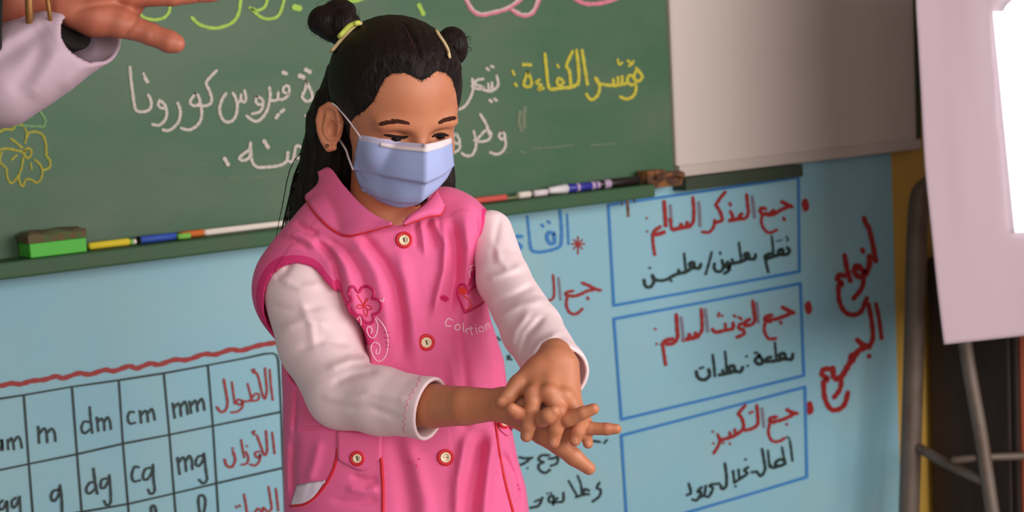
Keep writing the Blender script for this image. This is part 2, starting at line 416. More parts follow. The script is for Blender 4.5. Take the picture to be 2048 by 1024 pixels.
def bullet(x, y, rx, ry):
    t = np.linspace(0, 2*math.pi, 25)[:-1]
    mk('painted_bullet', W(x+rx*np.cos(t)+.8*np.sin(t*3), y+ry*np.sin(t), INK), [list(range(24))], 'ink_red', wall, smooth=False)
# --- the grammar lesson painted on the wall (right)
BX = 'painted_frame'
def frame(pts, w):
    s = '|'.join('%g:%s' % (w, ' '.join('%g %g' % q for q in (a, ((a[0]+b[0])/2, (a[1]+b[1])/2+0.6), b))) for a, b in zip(pts, pts[1:]))
    return strokes(BX, s, 0, 0, 1, 'ink_blue', INK, wall, curve=False)
frame([(1217, 410), (1597, 354), (1599, 543), (1228, 611), (1217, 410)], 6)
frame([(1228, 638), (1601, 567), (1608, 751), (1243, 839), (1228, 638)], 6)
frame([(1243, 871), (1610, 774), (1614, 954), (1378, 1024), (1255, 1062), (1243, 871)], 6)
bullet(1611, 410, 7.5, 13.5)
bullet(1617, 615.5, 7.5, 13.5)
bullet(1619.5, 816, 8, 14)
strokes('painted_heading', """
26:1228 300 1200 286 1165 268|24:1205 300 1175 312 1140 330 1112 348 1075 352 1058 345|22:1112 322 1090 340|24:1060 312 1034 308 1026 326 1040 345 1066 342|20:1042 345 1033 395 1050 440 1085 466 1132 448|20:1176 372 1182 384|
22:940 222 946 290 950 340 930 374 895 376|24:908 345 892 362 900 378|26:905 372 870 380 832 388|22:836 330 852 365 836 386|20:832 278 836 288|
22:802 206 770 245 742 288|22:742 288 768 328 782 385 736 400|20:735 385 730 425 700 462 656 460|22:596 242 602 320 598 395 575 425|28:575 425 530 432 472 445|24:560 400 562 425|24:520 412 522 430|20:450 380 460 442|
26:412 268 418 350 422 420|28:410 462 375 474 340 478|24:386 428 352 452 346 474|20:338 478 342 540 352 606|14:300 372|14:303 456
""", 1200, 320, 3.2, 'ink_red', INK, wall)
strokes('painted_upright', "20:975 235 984 300 990 366|20:634 272 639 340 642 420|18:452 290 456 350 460 400|16:700 0", 1200, 320, 3.2, 'ink_grey', INK+0.0004, wall)
strokes('painted_words', """
22:1200 562 1214 580 1200 602 1172 606|22:1180 606 1152 604 1142 584 1166 570 1172 590|16:1100 490 1108 560 1110 612|22:1150 606 1110 618 1074 630|22:1092 598 1062 612 1058 630 1084 628|18:1060 632 1066 670 1078 716|10:1192 488 1204 504 1198 520|9:1130 520 1165 512|
22:996 606 990 632 962 634|22:962 634 934 626 926 606 946 596 954 616|16:890 530 898 590 906 646|22:940 634 905 650 860 660 826 668|18:846 636 852 660|20:820 652 806 676 822 692 832 672 826 706 798 726|20:782 642 790 690 764 716 734 700 734 664|16:770 592 772 600|16:716 590 700 655 678 730|
22:646 668 636 692 612 692|22:610 692 584 686 576 662 600 656 604 676|16:540 600 546 660 552 716|22:590 690 552 716 500 728 460 746|20:505 705 508 726|20:460 746 430 764 390 772 354 764 338 738|20:336 740 346 780 322 814 292 806 284 768|18:456 772|16:320 690
""", 1200, 320, 3.2, 'ink_black', INK, wall)
strokes('painted_heading', """
20:936 62 910 50 882 36|19:920 66 886 80 850 92 812 98|19:830 74 804 80 798 96 822 104|16:800 102 794 145 814 186 850 186|15:872 106 876 112|
17:738 6 744 60 748 100 730 120 700 125|19:722 94 702 108 710 124|17:704 112 676 118 672 138 692 144 696 164 662 180|14:672 84 684 92|18:644 112 642 138 604 146 562 156 544 142|15:606 116 608 144|13:648 74 654 80|13:576 64 572 78|13:590 76|
17:490 46 494 110 492 150 472 176|22:472 178 436 186 404 192|18:462 160 464 180|18:432 166 434 186|19:370 72 374 140 376 180 356 208 326 214|20:350 188 318 196 302 216|16:304 214 310 260 318 312|12:268 140|12:275 212
""", 1200, 600, 2.415, 'ink_red', INK, wall)
strokes('painted_upright', "14:758 14 762 60 766 108|14:510 46 516 96 521 152|13:394 86 400 140 405 190", 1200, 600, 2.415, 'ink_grey', INK+0.0004, wall)
strokes('painted_words', """
17:932 262 926 286 902 286|17:900 286 872 280 868 264 890 258 896 276|12:845 206 849 250 852 290|17:888 286 850 294 806 298|17:826 276 808 282 800 298|17:772 268 750 290 766 310 788 298 768 266|12:748 256|12:758 254|12:708 272|12:714 318|
17:690 326 680 346 660 346|17:660 346 630 342 624 324 646 318 652 336|12:605 250 610 300 613 352|17:650 346 610 356 578 362|15:594 340 596 358|13:545 266 552 320 556 368|17:526 336 530 366 502 386 474 374 466 346|13:484 330|13:497 326
""", 1200, 600, 2.415, 'ink_black', INK, wall)
strokes('painted_heading', """
19:952 548 926 542 904 530|18:936 552 902 570 868 582 836 588|18:852 564 826 570 820 584 842 592|15:822 592 814 640 832 680 866 682 892 668|14:902 600|17:758 510 763 560 762 600 738 620 702 630|
16:702 510 684 530 668 550|17:668 550 686 572 694 618 664 648|18:664 648 630 664 592 674|15:652 626 655 650|15:628 640 630 662|15:570 650 580 682 566 716 550 740|13:628 694|13:724 546|13:736 540|12:596 690|12:545 636|12:549 692
""", 1200, 600, 2.415, 'ink_red', INK, wall)
strokes('painted_upright', "13:784 524 789 570 793 612", 1200, 600, 2.415, 'ink_grey', INK+0.0004, wall)
strokes('painted_words', """
12:918 680 925 730 930 776|10:905 662 915 668|12:880 712 888 755 896 792|15:896 790 868 802 846 792 868 770 894 778|15:868 800 836 810 820 796|12:812 728 816 770 820 806|14:784 720 794 780 798 820 778 850 760 832|13:734 832 758 828|
14:716 808 698 822 712 838 686 858|13:670 820 674 860|13:644 826 650 882|14:686 858 650 882|14:604 790 612 850 610 900 590 912 584 896|12:703 770|12:655 900|13:556 890 576 886|
13:546 888 530 898 546 910 528 948 510 948|13:512 898 506 938 488 952|13:492 904 472 926 490 930 470 966 448 964|13:430 888 440 930 422 942
""", 1200, 600, 2.415, 'ink_black', INK, wall)
strokes('painted_title', """
26:1690 372 1704 410 1722 438 1746 540 1766 646|24:1680 574 1684 586|30:1726 618 1722 680 1690 742 1648 742 1628 700 1652 678 1690 720|24:1692 740 1676 820 1624 886|26:1566 612 1582 700 1602 772|
26:1566 742 1532 736 1520 764 1550 792 1526 810|24:1526 808 1532 900 1566 970 1620 992 1672 968 1708 886
""", 1200, 320, 3.2, 'ink_red', INK, wall, wmul=1.3)
strokes('painted_title', """
16:1334 20 1348 90 1360 184|18:1298 22 1314 110 1318 190 1296 228|20:1300 228 1268 214 1244 194|22:1290 226 1252 244 1222 284|22:1236 262 1212 272 1222 292|22:1216 290 1192 330 1172 364 1146 382 1128 366 1126 330|18:1168 372 1160 430 1132 470|
20:1106 332 1080 336 1074 362 1100 380 1080 398|19:1080 398 1086 470 1112 524 1148 530 1182 504 1198 448|18:1300 272
""", 1200, 600, 2.415, 'ink_red', INK, wall, wmul=1.3)
# --- the middle column, partly behind the girl
strokes('painted_heading', """
26:880 88 890 180 894 280 884 365 830 395 760 412 700 416 655 400 640 340|18:938 118 944 230 950 352|20:620 132 630 230 642 345|30:832 268 792 260 776 300 800 345 836 340 834 280|22:736 198 748 212|22:784 172 800 182|30:572 292 530 294 516 330 560 360|24:574 370 540 420 480 440
""", 900, 400, 4, 'ink_blue', INK, wall)
strokes('painted_star', "14:1025 295 1025 350 1025 430|16:978 352 1025 354 1075 352|12:992 318 1025 354 1060 392|12:1060 318 1025 354 990 392", 900, 400, 4, 'ink_red', INK, wall, curve=False)
strokes('painted_heading', """
26:1204 722 1170 714 1110 684 1060 664|26:1150 718 1100 728 1050 752 1000 768 940 766|24:985 728 940 736 926 756 972 768|24:940 768 932 840 960 900 1010 912 1060 872|24:1102 782 1106 792|20:826 602 834 700 830 780 790 804 740 812
""", 900, 400, 4, 'ink_red', INK, wall)
strokes('painted_upright', "18:870 624 880 710 886 796", 900, 400, 4, 'ink_grey', INK+0.0004, wall)
strokes('painted_words', """
14:798 868 784 896 804 906 798 940 762 968|14:742 930 716 926 720 902 742 910|13:732 930 700 936 672 944|12:634 858 660 905 684 944|12:682 832 700 880 704 936|14:606 922 604 966 566 972|14:574 950 556 966|14:566 972 532 970 530 946 552 938 552 984|11:520 926|11:538 922|
14:494 948 474 990 430 1002|12:478 958 455 968|14:440 735 400 738 372 732|14:430 738 402 762 366 776|11:414 790|14:530 722 490 722 474 744 500 760|14:500 758 476 772 476 796 506 816 534 800|13:578 698 574 760 540 778|14:530 740 560 736 576 724|
12:838 640 824 656|14:800 650 770 646 754 652|12:250 92 268 106|11:308 194 330 212|12:318 190 310 210
""", 900, 640, 2.667, 'ink_black', INK, wall)
strokes('rust_stain', '5:1254 396 1256 414 1257 432|3:1243 398 1244 410|4:1268 394 1269 404', 0, 0, 1, 'rust', INK+0.0005, wall)
# ------------------------------------------------------------------ chalkboard with its ledge
ZL = float(W(60, 518, 0.08)[2])                        # top of the ledge
xr = float(W(1352, 345, 0.025)[0]); xf = float(W(1341, 200, 0.025)[0])
board = tag(empty('chalkboard', (0.6, 0, ZL)), 'wide green chalkboard with chalk writing, behind the girl in pink', 'chalkboard')
MB().box((-1.2, -0.025, ZL-0.01), (xf, -0.003, 2.3)).go('writing_surface', 'board', board)
MB().box((xf, -0.034, ZL+0.03), (xr, -0.003, 2.3)).go('edge_strip', 'board_frame', board)
bevel(MB().box((-1.2, -0.085, ZL-0.028), (float(W(1311, 378, 0.085)[0]), -0.003, ZL)).go('chalk_ledge', 'ledge', board), 0.004)
CK = 0.0265
strokes('chalk_words', """
20:68 118 76 210 92 330 104 400 128 420 172 420 204 402 214 366 206 330 194 308|17:160 160 170 185|26:174 196 186 216|
19:270 344 260 372 276 394 304 398|20:282 350 310 382 319 440 300 488 262 514 222 508|20:395 362 408 400 412 440 398 492 362 532 330 550 294 546|
19:516 296 492 328 478 358 500 380 530 376 546 350 532 310 514 296|20:530 378 572 382 612 370 626 338 612 280 588 228 612 190 658 142|20:548 362 558 420 548 484 518 522 470 546 418 534|
20:724 298 696 340 680 400 690 452 714 486 746 492 776 474 796 430 800 370 786 320 772 296|19:792 344 806 356 824 340 826 306|19:824 340 846 356 860 330 850 278|
19:936 318 928 352 950 374 976 364 968 334 936 318|19:976 366 972 396 950 424 902 436|20:1020 258 1026 312 1016 370 1000 420 968 466 930 488 892 472 866 450|18:1022 342 1052 346 1076 334 1080 290|18:1076 336 1112 336 1146 312 1156 270 1146 244 1120 254 1114 284 1146 300|
26:1114 154 1134 160|24:1066 462 1082 442|24:1100 422 1116 410|20:1274 212 1264 270 1244 320 1274 350 1310 336 1310 298 1290 250 1272 212|30:1226 176 1252 186|28:1268 134 1296 150|18:1266 448 1306 462 1346 442|18:1366 290 1386 320 1394 360|
26:714 742 738 782|20:892 634 882 680 842 710 814 740 842 754 880 736 892 700|20:890 640 896 730 910 778 940 800 1000 800 1060 794 1112 780 1140 750 1146 700|19:1140 756 1176 764 1186 734 1202 660 1230 660 1256 690 1240 742 1200 730|26:984 622 1010 664
""", 240, 100, 3.414, 'chalk_white', CK, board)
strokes('chalk_words', """
16:1004 206 1036 250 1014 276 990 256 1000 226|16:1002 276 984 250 964 246 956 276 976 296 1000 292 1000 334 980 362 950 372 918 360|14:958 166 978 178|13:988 168|13:964 194 984 182|
16:956 284 930 292 928 250|16:928 290 908 296 905 255|16:905 296 884 300 880 268|17:886 300 820 293 800 286 784 260|12:904 158 912 186 928 176|16:790 262 806 300 800 342 778 370 755 373 735 345|
17:712 110 726 200 740 292|17:682 110 692 200 692 280 660 308|17:660 116 628 190 644 225 652 304|18:690 292 650 309 600 312 556 320|16:604 268 584 260 578 286 596 300 612 280|13:578 188 586 200|17:512 130 520 210 532 308 560 320|15:482 268 464 284 492 296|15:492 298 476 322 504 314|16:420 226 400 278 402 302 430 304 440 280 420 226|18:394 186 434 188|14:338 222 346 240|15:350 290 358 300
""", 900, 60, 2.695, 'chalk_yellow', CK, board)
strokes('chalk_words', """
13:198 206 208 216|13:222 195 234 200|14:252 248 260 290 246 316 222 328|14:226 284 226 326 205 330|14:206 290 208 326 180 322|14:178 264 146 270 134 290 162 302 184 312 150 318 118 302|14:120 264 124 320 106 372 80 410 50 426 28 410|15:214 378 224 386|15:240 372 250 380|
14:280 545 264 570 280 590 297 570 280 545|14:294 570 300 620 282 656 250 670 218 660|15:164 455 196 510 212 562|14:140 602 160 574 196 540 222 560 206 592 166 602 130 594|13:128 545 140 596|14:142 600 136 642 116 676 82 676 64 664|12:24 494 36 500|14:30 560 14 582 30 612 52 600 36 562|14:52 604 50 642 18 662
""", 900, 60, 2.695, 'chalk_white', CK, board)
for _m, _t in (('chalk_lime', "11:72 42 90 66 130 76 166 70 190 45 196 -10|12:278 68 310 96 370 109 430 90 458 52 468 -10|11:502 30 532 40 560 25 572 -12|11:510 36 545 66 580 73 616 55 640 -20|24:676 28 692 32|12:862 -12 900 5 950 -8|16:1156 20 1172 54"), ('chalk_pink', "17:1330 -20 1360 36 1395 56 1440 49 1500 31 1560 -12|17:1518 40 1558 59 1596 46 1622 -12|15:1758 -4 1800 14 1860 12 1925 -8")):
    for _s in _t.split('|'): strokes('chalk_letter', _s, 240, 0, 1.932, _m, CK, board)
for _s in "6:1332 -16 1362 32 1396 51 1440 44 1498 27 1556 -14|6:1520 37 1558 54 1594 42 1618 -12".split('|'): strokes('chalk_letter', _s, 240, 0, 1.932, 'chalk_white', CK+0.0006, board)
strokes('chalk_flower', """
26:-260 330 -180 300 -60 330 0 330|26:0 325 50 300 140 296 146 226 190 220 228 262|26:-300 540 -180 520 0 506 90 500 220 528|24:110 396 160 430 226 490|24:262 520 244 552 284 596 318 560 318 510 280 494 250 520|20:256 290 276 350 258 440|24:272 390 300 336 380 328 446 372 474 470 474 570|24:474 570 512 620 506 690 440 722|
22:356 612 410 660 436 730 418 810 376 848 330 822 268 812 234 884 206 850 194 780 226 680 238 590|22:190 774 150 828 110 850 74 790 66 700 10 650 0 600 20 530|22:120 610 170 568|20:314 650 326 704
""", 0, 200, 5.12, 'chalk_flower', CK, board)
strokes('chalk_flower', "24:395 90 440 160 466 210 446 274 410 270 340 268 240 262 100 250 20 246|22:280 150 320 175", 0, 200, 5.12, 'chalk_green', CK, board)
strokes('chalk_smudge', "22:378 440 372 490 384 540|22:404 420 398 470 402 520|7:300 660 320 664|8:378 656 406 660|7:440 640 560 632 660 618|7:760 622 886 612", 900, 60, 2.695, 'chalk_dust', CK, board)
strokes('chalk_smudge', "5:0 806 300 800 600 780|5:560 886 900 868 1200 846|4:0 948 300 926", 240, 100, 3.414, 'chalk_dust', CK, board)
# ------------------------------------------------------------------ whiteboard
x2 = float(W(1838, 250, 0.03)[0]); zb = float(W(1480, 328, 0.03)[2])
wb = tag(empty('whiteboard', (xr+0.5, 0, zb)), 'blank whiteboard on the wall right of the green chalkboard', 'whiteboard')
MB().box((xr+0.002, -0.03, zb+0.012), (x2-0.012, -0.003, 2.3)).go('writing_surface', 'whiteboard', wb)
bevel(MB().box((xr+0.002, -0.036, zb-0.014), (x2, -0.003, zb+0.012)).go('bottom_frame', 'board_frame', wb), 0.003)
MB().box((x2-0.012, -0.036, zb+0.012), (x2, -0.003, 2.3)).go('side_frame', 'rail_dark', wb)
xe = float(W(1602, 330, 0.04)[0])
tag(MB().box((xr+0.01, -0.045, zb-0.045), (xe, -0.003, zb-0.016)).go('wall_rail', 'rail_dark'), 'dark green wooden rail under the left part of the whiteboard', 'rail')
# rusty bracket at the end of the ledge
a = W(1290, 362, 0.06); b = W(1345, 350, 0.06)
br = MB(); br.box((a[0], -0.07, ZL+0.001), (b[0]-0.03, -0.036, ZL+0.028)); br.box((b[0]-0.06, -0.06, ZL-0.012), (b[0]+0.03, -0.038, ZL+0.02)); br.add(*tube([(a[0]+0.02, -0.075, ZL+0.012), (a[0]+0.09, -0.078, ZL+0.016), (b[0]+0.02, -0.07, ZL+0.006)], 0.006))
tag(bevel(br.go('shelf_bracket', 'rust', loc=(a[0], -0.05, ZL)), 0.004), 'rusty brown bracket at the right end of the chalk ledge', 'bracket')
# ------------------------------------------------------------------ things lying on the ledge
def rod(name, x0, x1, yy, r, off, mats, ends=None, seg=14):
    """a stick of chalk or a pen lying on the ledge along the wall; ends = list of (t0, t1, part name, material, r factor)"""
    A = float(W(x0, yy, off)[0]); B = float(W(x1, yy-12*(x1-x0)/100, off)[0]); z = ZL+r+0.0006
    def seg_mesh(t0, t1, f0, f1):
        xs = [A+(B-A)*t for t in (t0, t0+0.02*(t1-t0), t1-0.02*(t1-t0), t1)]
        return tube([(x, -off, z) for x in xs], [r*f0*0.85, r*f0, r*f1, r*f1*0.85], seg, 1, smooth=False)
    root = None
    for (t0, t1, nm, mt, f0, f1) in mats:
        V, Fc = seg_mesh(t0, t1, f0, f1)
        o = mk(nm if root else name, V, Fc, mt, root, loc=None if root else (A, -off, ZL))
        root = root or o
    return root
o = empty('board_eraser', W(120, 512, 0.05))
e0 = W(62, 522, 0.078); e1 = W(175, 505, 0.078)
bevel(MB().box((e0[0], -0.078, ZL+0.0005), (e1[0], -0.03, ZL+0.024)).go('block', 'eraser_green', o), 0.002)
fl = MB()
G0 = []
for i, yy in enumerate(np.linspace(-0.0795, -0.0285, 7)):
    G0.append([(x, yy, ZL+0.024+0.017*(1 if 0 < i < 6 and 0 < j < 12 else 0.75)+0.002*math.sin(j*1.1+i)) for j, x in enumerate(np.linspace(e0[0]-0.002, e1[0]+0.001, 13))])
V, Fc, a_, b_ = grid(np.array(G0)); top = V.copy(); bot = V.copy(); bot[:, 2] = ZL+0.0243; nV = len(V)
rim = [j for j in range(b_)]+[i*b_+b_-1 for i in range(1, a_)]+[(a_-1)*b_+j for j in range(b_-2, -1, -1)]+[i*b_ for i in range(a_-2, 0, -1)]
fl.add(np.vstack([top, bot]), Fc+[tuple(i+nV for i in f[::-1]) for f in Fc]+[(rim[k], rim[(k+1) % len(rim)], rim[(k+1) % len(rim)]+nV, rim[k]+nV) for k in range(len(rim))])
fl.go('felt_pad', 'eraser_felt', o)
tag(o, 'bright green block eraser with a worn brown felt top on the ledge', 'eraser')
tag(rod('chalk_stick', 178, 258, 498, 0.0062, 0.055, [(0, 1, '', 'stick_yellow', 1, 1)]), 'yellow chalk stick beside the green block eraser', 'chalk')
tag(rod('chalk_piece', 259, 272, 489, 0.005, 0.055, [(0, .45, '', 'stick_green', 1, .9), (.5, 1, 'tip', 'stick_white', .9, .8)]), 'tiny pale green chalk end between the yellow and the blue stick', 'chalk')
tag(rod('chalk_stick', 276, 352, 488, 0.0066, 0.055, [(0.05, 1, '', 'stick_blue', 1, .95), (0, .05, 'end_ring', 'black_cloth', 1, 1)]), 'blue stick on the chalk ledge, third from the eraser', 'chalk')
tag(rod('chalk_piece', 356, 380, 480, 0.0052, 0.062, [(0, 1, '', 'stick_green', 1, 1)]), 'short light green chalk end in front of the orange chalk', 'chalk')
tag(rod('chalk_stick', 361, 409, 472, 0.006, 0.045, [(0, 1, '', 'stick_orange', 1, 1)]), 'orange chalk stick touching the long white stick', 'chalk')
tag(rod('chalk_stick', 409, 640, 472, 0.0056, 0.048, [(0, 1, '', 'stick_white', 1.05, .95)]), 'long white stick running behind the shoulder of the girl', 'chalk')
tag(rod('chalk_stick', 930, 1012, 411, 0.0062, 0.055, [(0, 1, '', 'stick_red', 1, 1)]), 'red chalk stick beside the shoulder of the girl', 'chalk')
tag(rod('wooden_stick', 1012, 1036, 403, 0.0035, 0.055, [(0, 1, '', 'stick_wood', 1, 1)]), 'thin dull stick between the red and the white chalk', 'stick')
tag(rod('chalk_piece', 1037, 1060, 399, 0.0068, 0.055, [(0, 1, '', 'stick_white', 1, 1)]), 'short white chalk piece, the first right of the red chalk', 'chalk')
tag(rod('chalk_piece', 1068, 1093, 395, 0.0068, 0.055, [(0, 1, '', 'mask_white', 1, 1)]), 'short cream chalk piece next to the white tip of the blue marker', 'chalk')
tag(rod('board_marker', 1098, 1192, 390, 0.0092, 0.055, [(.36, 1, '', 'marker_blue', 1, .9), (0, .37, 'cap', 'marker_white', .75, 1.08), (.56, .62, 'label_band', 'marker_label', 1.0, 1.0), (.88, .96, 'label_band', 'marker_label', .95, .95)]), 'blue board marker with white end on the chalk ledge', 'marker')
tag(rod('board_marker', 1186, 1277, 378, 0.0092, 0.055, [(0.12, 1, '', 'marker_black', 1, 1.08), (0, .14, 'nib_end', 'marker_label', .7, .9), (.22, .36, 'label_band', 'marker_label', 1.03, 1.03)]), 'black board marker at the right end of the chalk ledge', 'marker')
# ------------------------------------------------------------------ projection screen, its stand, cupboard
DS = 3.2
rows = []
ys = [-190, -60, 0, 80, 190, 330, 450, 560, 640, 689]
xe_ = [1838, 1834, 1832, 1836, 1842, 1850, 1862, 1873, 1882, 1888]
for y, xl in zip(ys, xe_):
    r = []
    for k, t in enumerate(np.linspace(0, 1, 31)):
        x = xl+t*(3000-xl); yy = y-t*(x-xl)*0.0-(x-1888)*0.11*(max(0, y)/689)
        damp = min(1, max(0.25, (760-y)/700))
        u = (x-1832)/458; d = DS+0.25*u+(0.014*math.sin(u*19+0.4)+0.004*math.sin(u*41+y*0.004))*damp
        r.append(P(x, yy, d))
    rows.append(r)
V, Fc, na, nb_ = patch(rows, 6, 5)
scr = tag(empty('projection_screen', P(2060, 690, DS+0.1)), 'pale cloth projection screen with a bright picture, at the right edge', 'screen')
solid(mk('screen_cloth', V, Fc, 'cloth_screen', scr), 0.003)
gp = V.reshape(na, nb_, 3)
def onscreen(x, y, lift=0.004):
    q = (gp-CAM)@M.T; px = 1024+F*q[..., 0]/q[..., 2]; py = 512+F*q[..., 1]/q[..., 2]
    i = np.argmin((px-x)**2+(py-y)**2); d = q[..., 2].ravel()[i]
    return d-lift
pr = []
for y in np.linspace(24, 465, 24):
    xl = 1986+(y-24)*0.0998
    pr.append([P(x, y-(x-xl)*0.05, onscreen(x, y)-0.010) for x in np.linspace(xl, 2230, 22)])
V, Fc, _, _ = grid(np.array(pr)); pj = mk('projected_picture', V, Fc, 'projection', scr)  # self-lit sheet before the cloth, in place of a projector beam
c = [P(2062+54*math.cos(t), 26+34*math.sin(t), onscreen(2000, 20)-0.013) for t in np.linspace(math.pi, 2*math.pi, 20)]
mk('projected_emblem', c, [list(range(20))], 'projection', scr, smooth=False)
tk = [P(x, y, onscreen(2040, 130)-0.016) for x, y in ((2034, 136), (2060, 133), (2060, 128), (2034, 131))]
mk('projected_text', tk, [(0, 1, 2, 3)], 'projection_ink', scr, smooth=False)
st = tag(empty('screen_stand', P(1985, 1300, 3.5)), 'grey metal pole stand under the cloth projection screen', 'stand')
KS = 0.95
def pole(name, pts, r):
    q = [P(p[0], p[1], p[2]*KS) for p in pts]; r *= KS; V, Fc = tube(q, r, 14, 6); mk(name, V, Fc, 'steel', st)
def foot(x0, y0, d0, x1, y1, d1):    # continue a pole down to the floor
    a, b = P(x0, y0, d0*KS), P(x1, y1, d1*KS); t = (a[2]-0.005)/(a[2]-b[2]); c = a+(b-a)*t
    q = (c-CAM)@M.T; return (1024+F*q[0]/q[2], 512+F*q[1]/q[2], q[2]/KS)
pole('leg', [(1880, 372, 4.12), (1852, 376, 4.1), (1836, 430, 4.1), (1828, 700, 4.1), (1818, 1024, 4.1), foot(1828, 700, 4.1, 1818, 1024, 4.1)], 0.027)
pole('leg', [(1915, 500, 3.95), (1931, 690, 3.92), (1962, 870, 3.9), (1985, 1024, 3.88), foot(1931, 690, 3.92, 1985, 1024, 3.88)], 0.0175)
pole('leg', [(2240, 500, 4.1), (2250, 690, 4.1), (2272, 1024, 4.1), foot(2250, 690, 4.1, 2272, 1024, 4.1)], 0.0175)
pole('crossbar', [(1824, 888, 4.1), (1890, 925, 4.0), (1966, 962, 3.9)], 0.0135)
pole('crossbar', [(1906, 921, 3.93), (1990, 914, 3.92), (2260, 906, 4.05)], 0.010)
pole('crossbar', [(1845, 380, 4.1), (2240, 340, 4.1)], 0.012)
cx0 = float(W(1858, 700, 0.02)[0]); zt = float(W(1858, 514, 0.02)[2])
cb = tag(empty('cupboard', (cx0+0.5, -0.2, 0)), 'dark brown cupboard standing behind the metal pole stand', 'cupboard')
bevel(MB().box((cx0, -0.26, 0.0), (4.9, -0.02, zt)).go('body', 'cupboard', cb), 0.006)
xs = float(W(2036, 900, 0.27)[0])
bevel(MB().box((cx0+0.03, -0.278, 0.06), (xs-0.012, -0.261, zt-0.05)).go('door', 'cupboard', cb), 0.004)
bevel(MB().box((xs, -0.285, 0.0), (xs+0.035, -0.261, zt)).go('edge_post', 'cupboard_edge', cb), 0.003)
bevel(MB().box((xs+0.045, -0.278, 0.06), (4.85, -0.261, zt-0.05)).go('door', 'cupboard', cb), 0.004)
# ================================================================== THE GIRL
S = 1800.0; DG = F/S; TT = math.tan(math.radians(6.62))
def G(V):                        # body frame (x right, y down, z towards the viewer, 1800 units = 1 m) to the room
    V = np.asarray(V, float)
    return P(V[:, 0], V[:, 1], DG-V[:, 2]/S+(V[:, 1]-500)/S*TT)
lo_, hi_ = 1500., 2600.
for _ in range(40):
    mid = (lo_+hi_)/2
    if G(np.array([[850., mid, -60.]]))[0, 2] > 0: lo_ = mid
    else: hi_ = mid
YF = lo_
# --- head frame
HC = np.array([794., 205., 0.]); pit, yaw, rol = math.radians(22), math.radians(22), math.radians(-3)
cp, sp, cy, sy = math.cos(pit), math.sin(pit), math.cos(yaw), math.sin(yaw)
Rx = np.array([[1, 0, 0], [0, cp, sp], [0, -sp, cp]]); Ry = np.array([[cy, 0, sy], [0, 1, 0], [-sy, 0, cy]])
cr_, sr_ = math.cos(rol), math.sin(rol); Rz = np.array([[cr_, -sr_, 0], [sr_, cr_, 0], [0, 0, 1]])
RH = Rz@Ry@Rx                    # local -> body frame
def hl(p): return (p-HC)@RH
def hw(q): return HC+np.asarray(q, float)@RH.T
def skull(q):
    d = smin(ell(q, (0, -38, -12), (124, 122, 150)), ell(q, (0, 55, 38), (100, 125, 92)), 45)
    d = smin(d, ell(q, (0, 128, 62), (66, 58, 58)), 40)
    return d
EB = np.array([-122., 50., -6.]); e1 = np.array([-.74, 0.05, -.67]); e2 = np.array([-.05, 1., .12]); e1 /= np.linalg.norm(e1); e2 -= e1*(e1@e2); e2 /= np.linalg.norm(e2); e3 = np.cross(e1, e2)
if e3[2] < 0: e3 = -e3
def ear(q):
    r = np.stack([(q-EB)@e1, (q-EB)@e2, (q-EB)@e3], 1)
    d = ell(r, (14, -2, 0), (27, 44, 8))
    rim = [(-4, -18, 6, 5), (2, -38, 6, 6), (20, -45, 4, 6.5), (36, -32, 2, 6.5), (41, -10, 1, 6), (36, 12, 2, 5.5), (26, 30, 4, 6), (12, 42, 5, 9), (2, 40, 5, 7)]
    d = smin(d, chain(r, rim), 5)
    d = smin(d, chain(r, [(22, -22, 6, 4), (26, -4, 6, 4), (20, 12, 6, 4.5), (12, 22, 6, 4)]), 5)
    d = smin(d, chain(r, [(-4, 0, 6, 7), (-1, 10, 8, 6)]), 5)
    d = smax(d, -ell(r, (9, 3, 12), (13, 19, 15)), 4)
    d = smax(d, -ell(r, (30, -18, 13), (4, 20, 10)), 4)
    return d
def head(p):
    q = hl(p)
    d = skull(q)
    d = smin(d, ell(q, (0, 2, 112), (84, 13, 20)), 26)
    d = smin(d, chain(q, [(0, 6, 120, 10), (0, 34, 138, 12), (0, 58, 152, 17)]), 22)
    for s in (-1, 1):
        d = smin(d, ell(q, (s*56, 72, 88), (36, 34, 30)), 26)
        d = smax(d, -ell(q, (s*49, 24, 150), (30, 15, 34)), 14)
        d = smin(d, ell(q, (s*49, 24, 97), (27, 17, 24)), 6)
        d = smin(d, chain(q, [(s*28, 27, 116, 2.5), (s*48, 33, 121, 3), (s*70, 29, 108, 2.5)]), 4)
        d = smin(d, ell(q, (s*12, 62, 148), (10, 9, 9)), 8)
    d = smin(d, chain(q, [(-22, 104, 126, 6), (0, 101, 134, 7), (22, 104, 126, 6)]), 10)
    d = smin(d, chain(q, [(-18, 116, 122, 6), (0, 118, 130, 7), (18, 116, 122, 6)]), 8)
    d = smin(d, ear(q), 8)
    return d
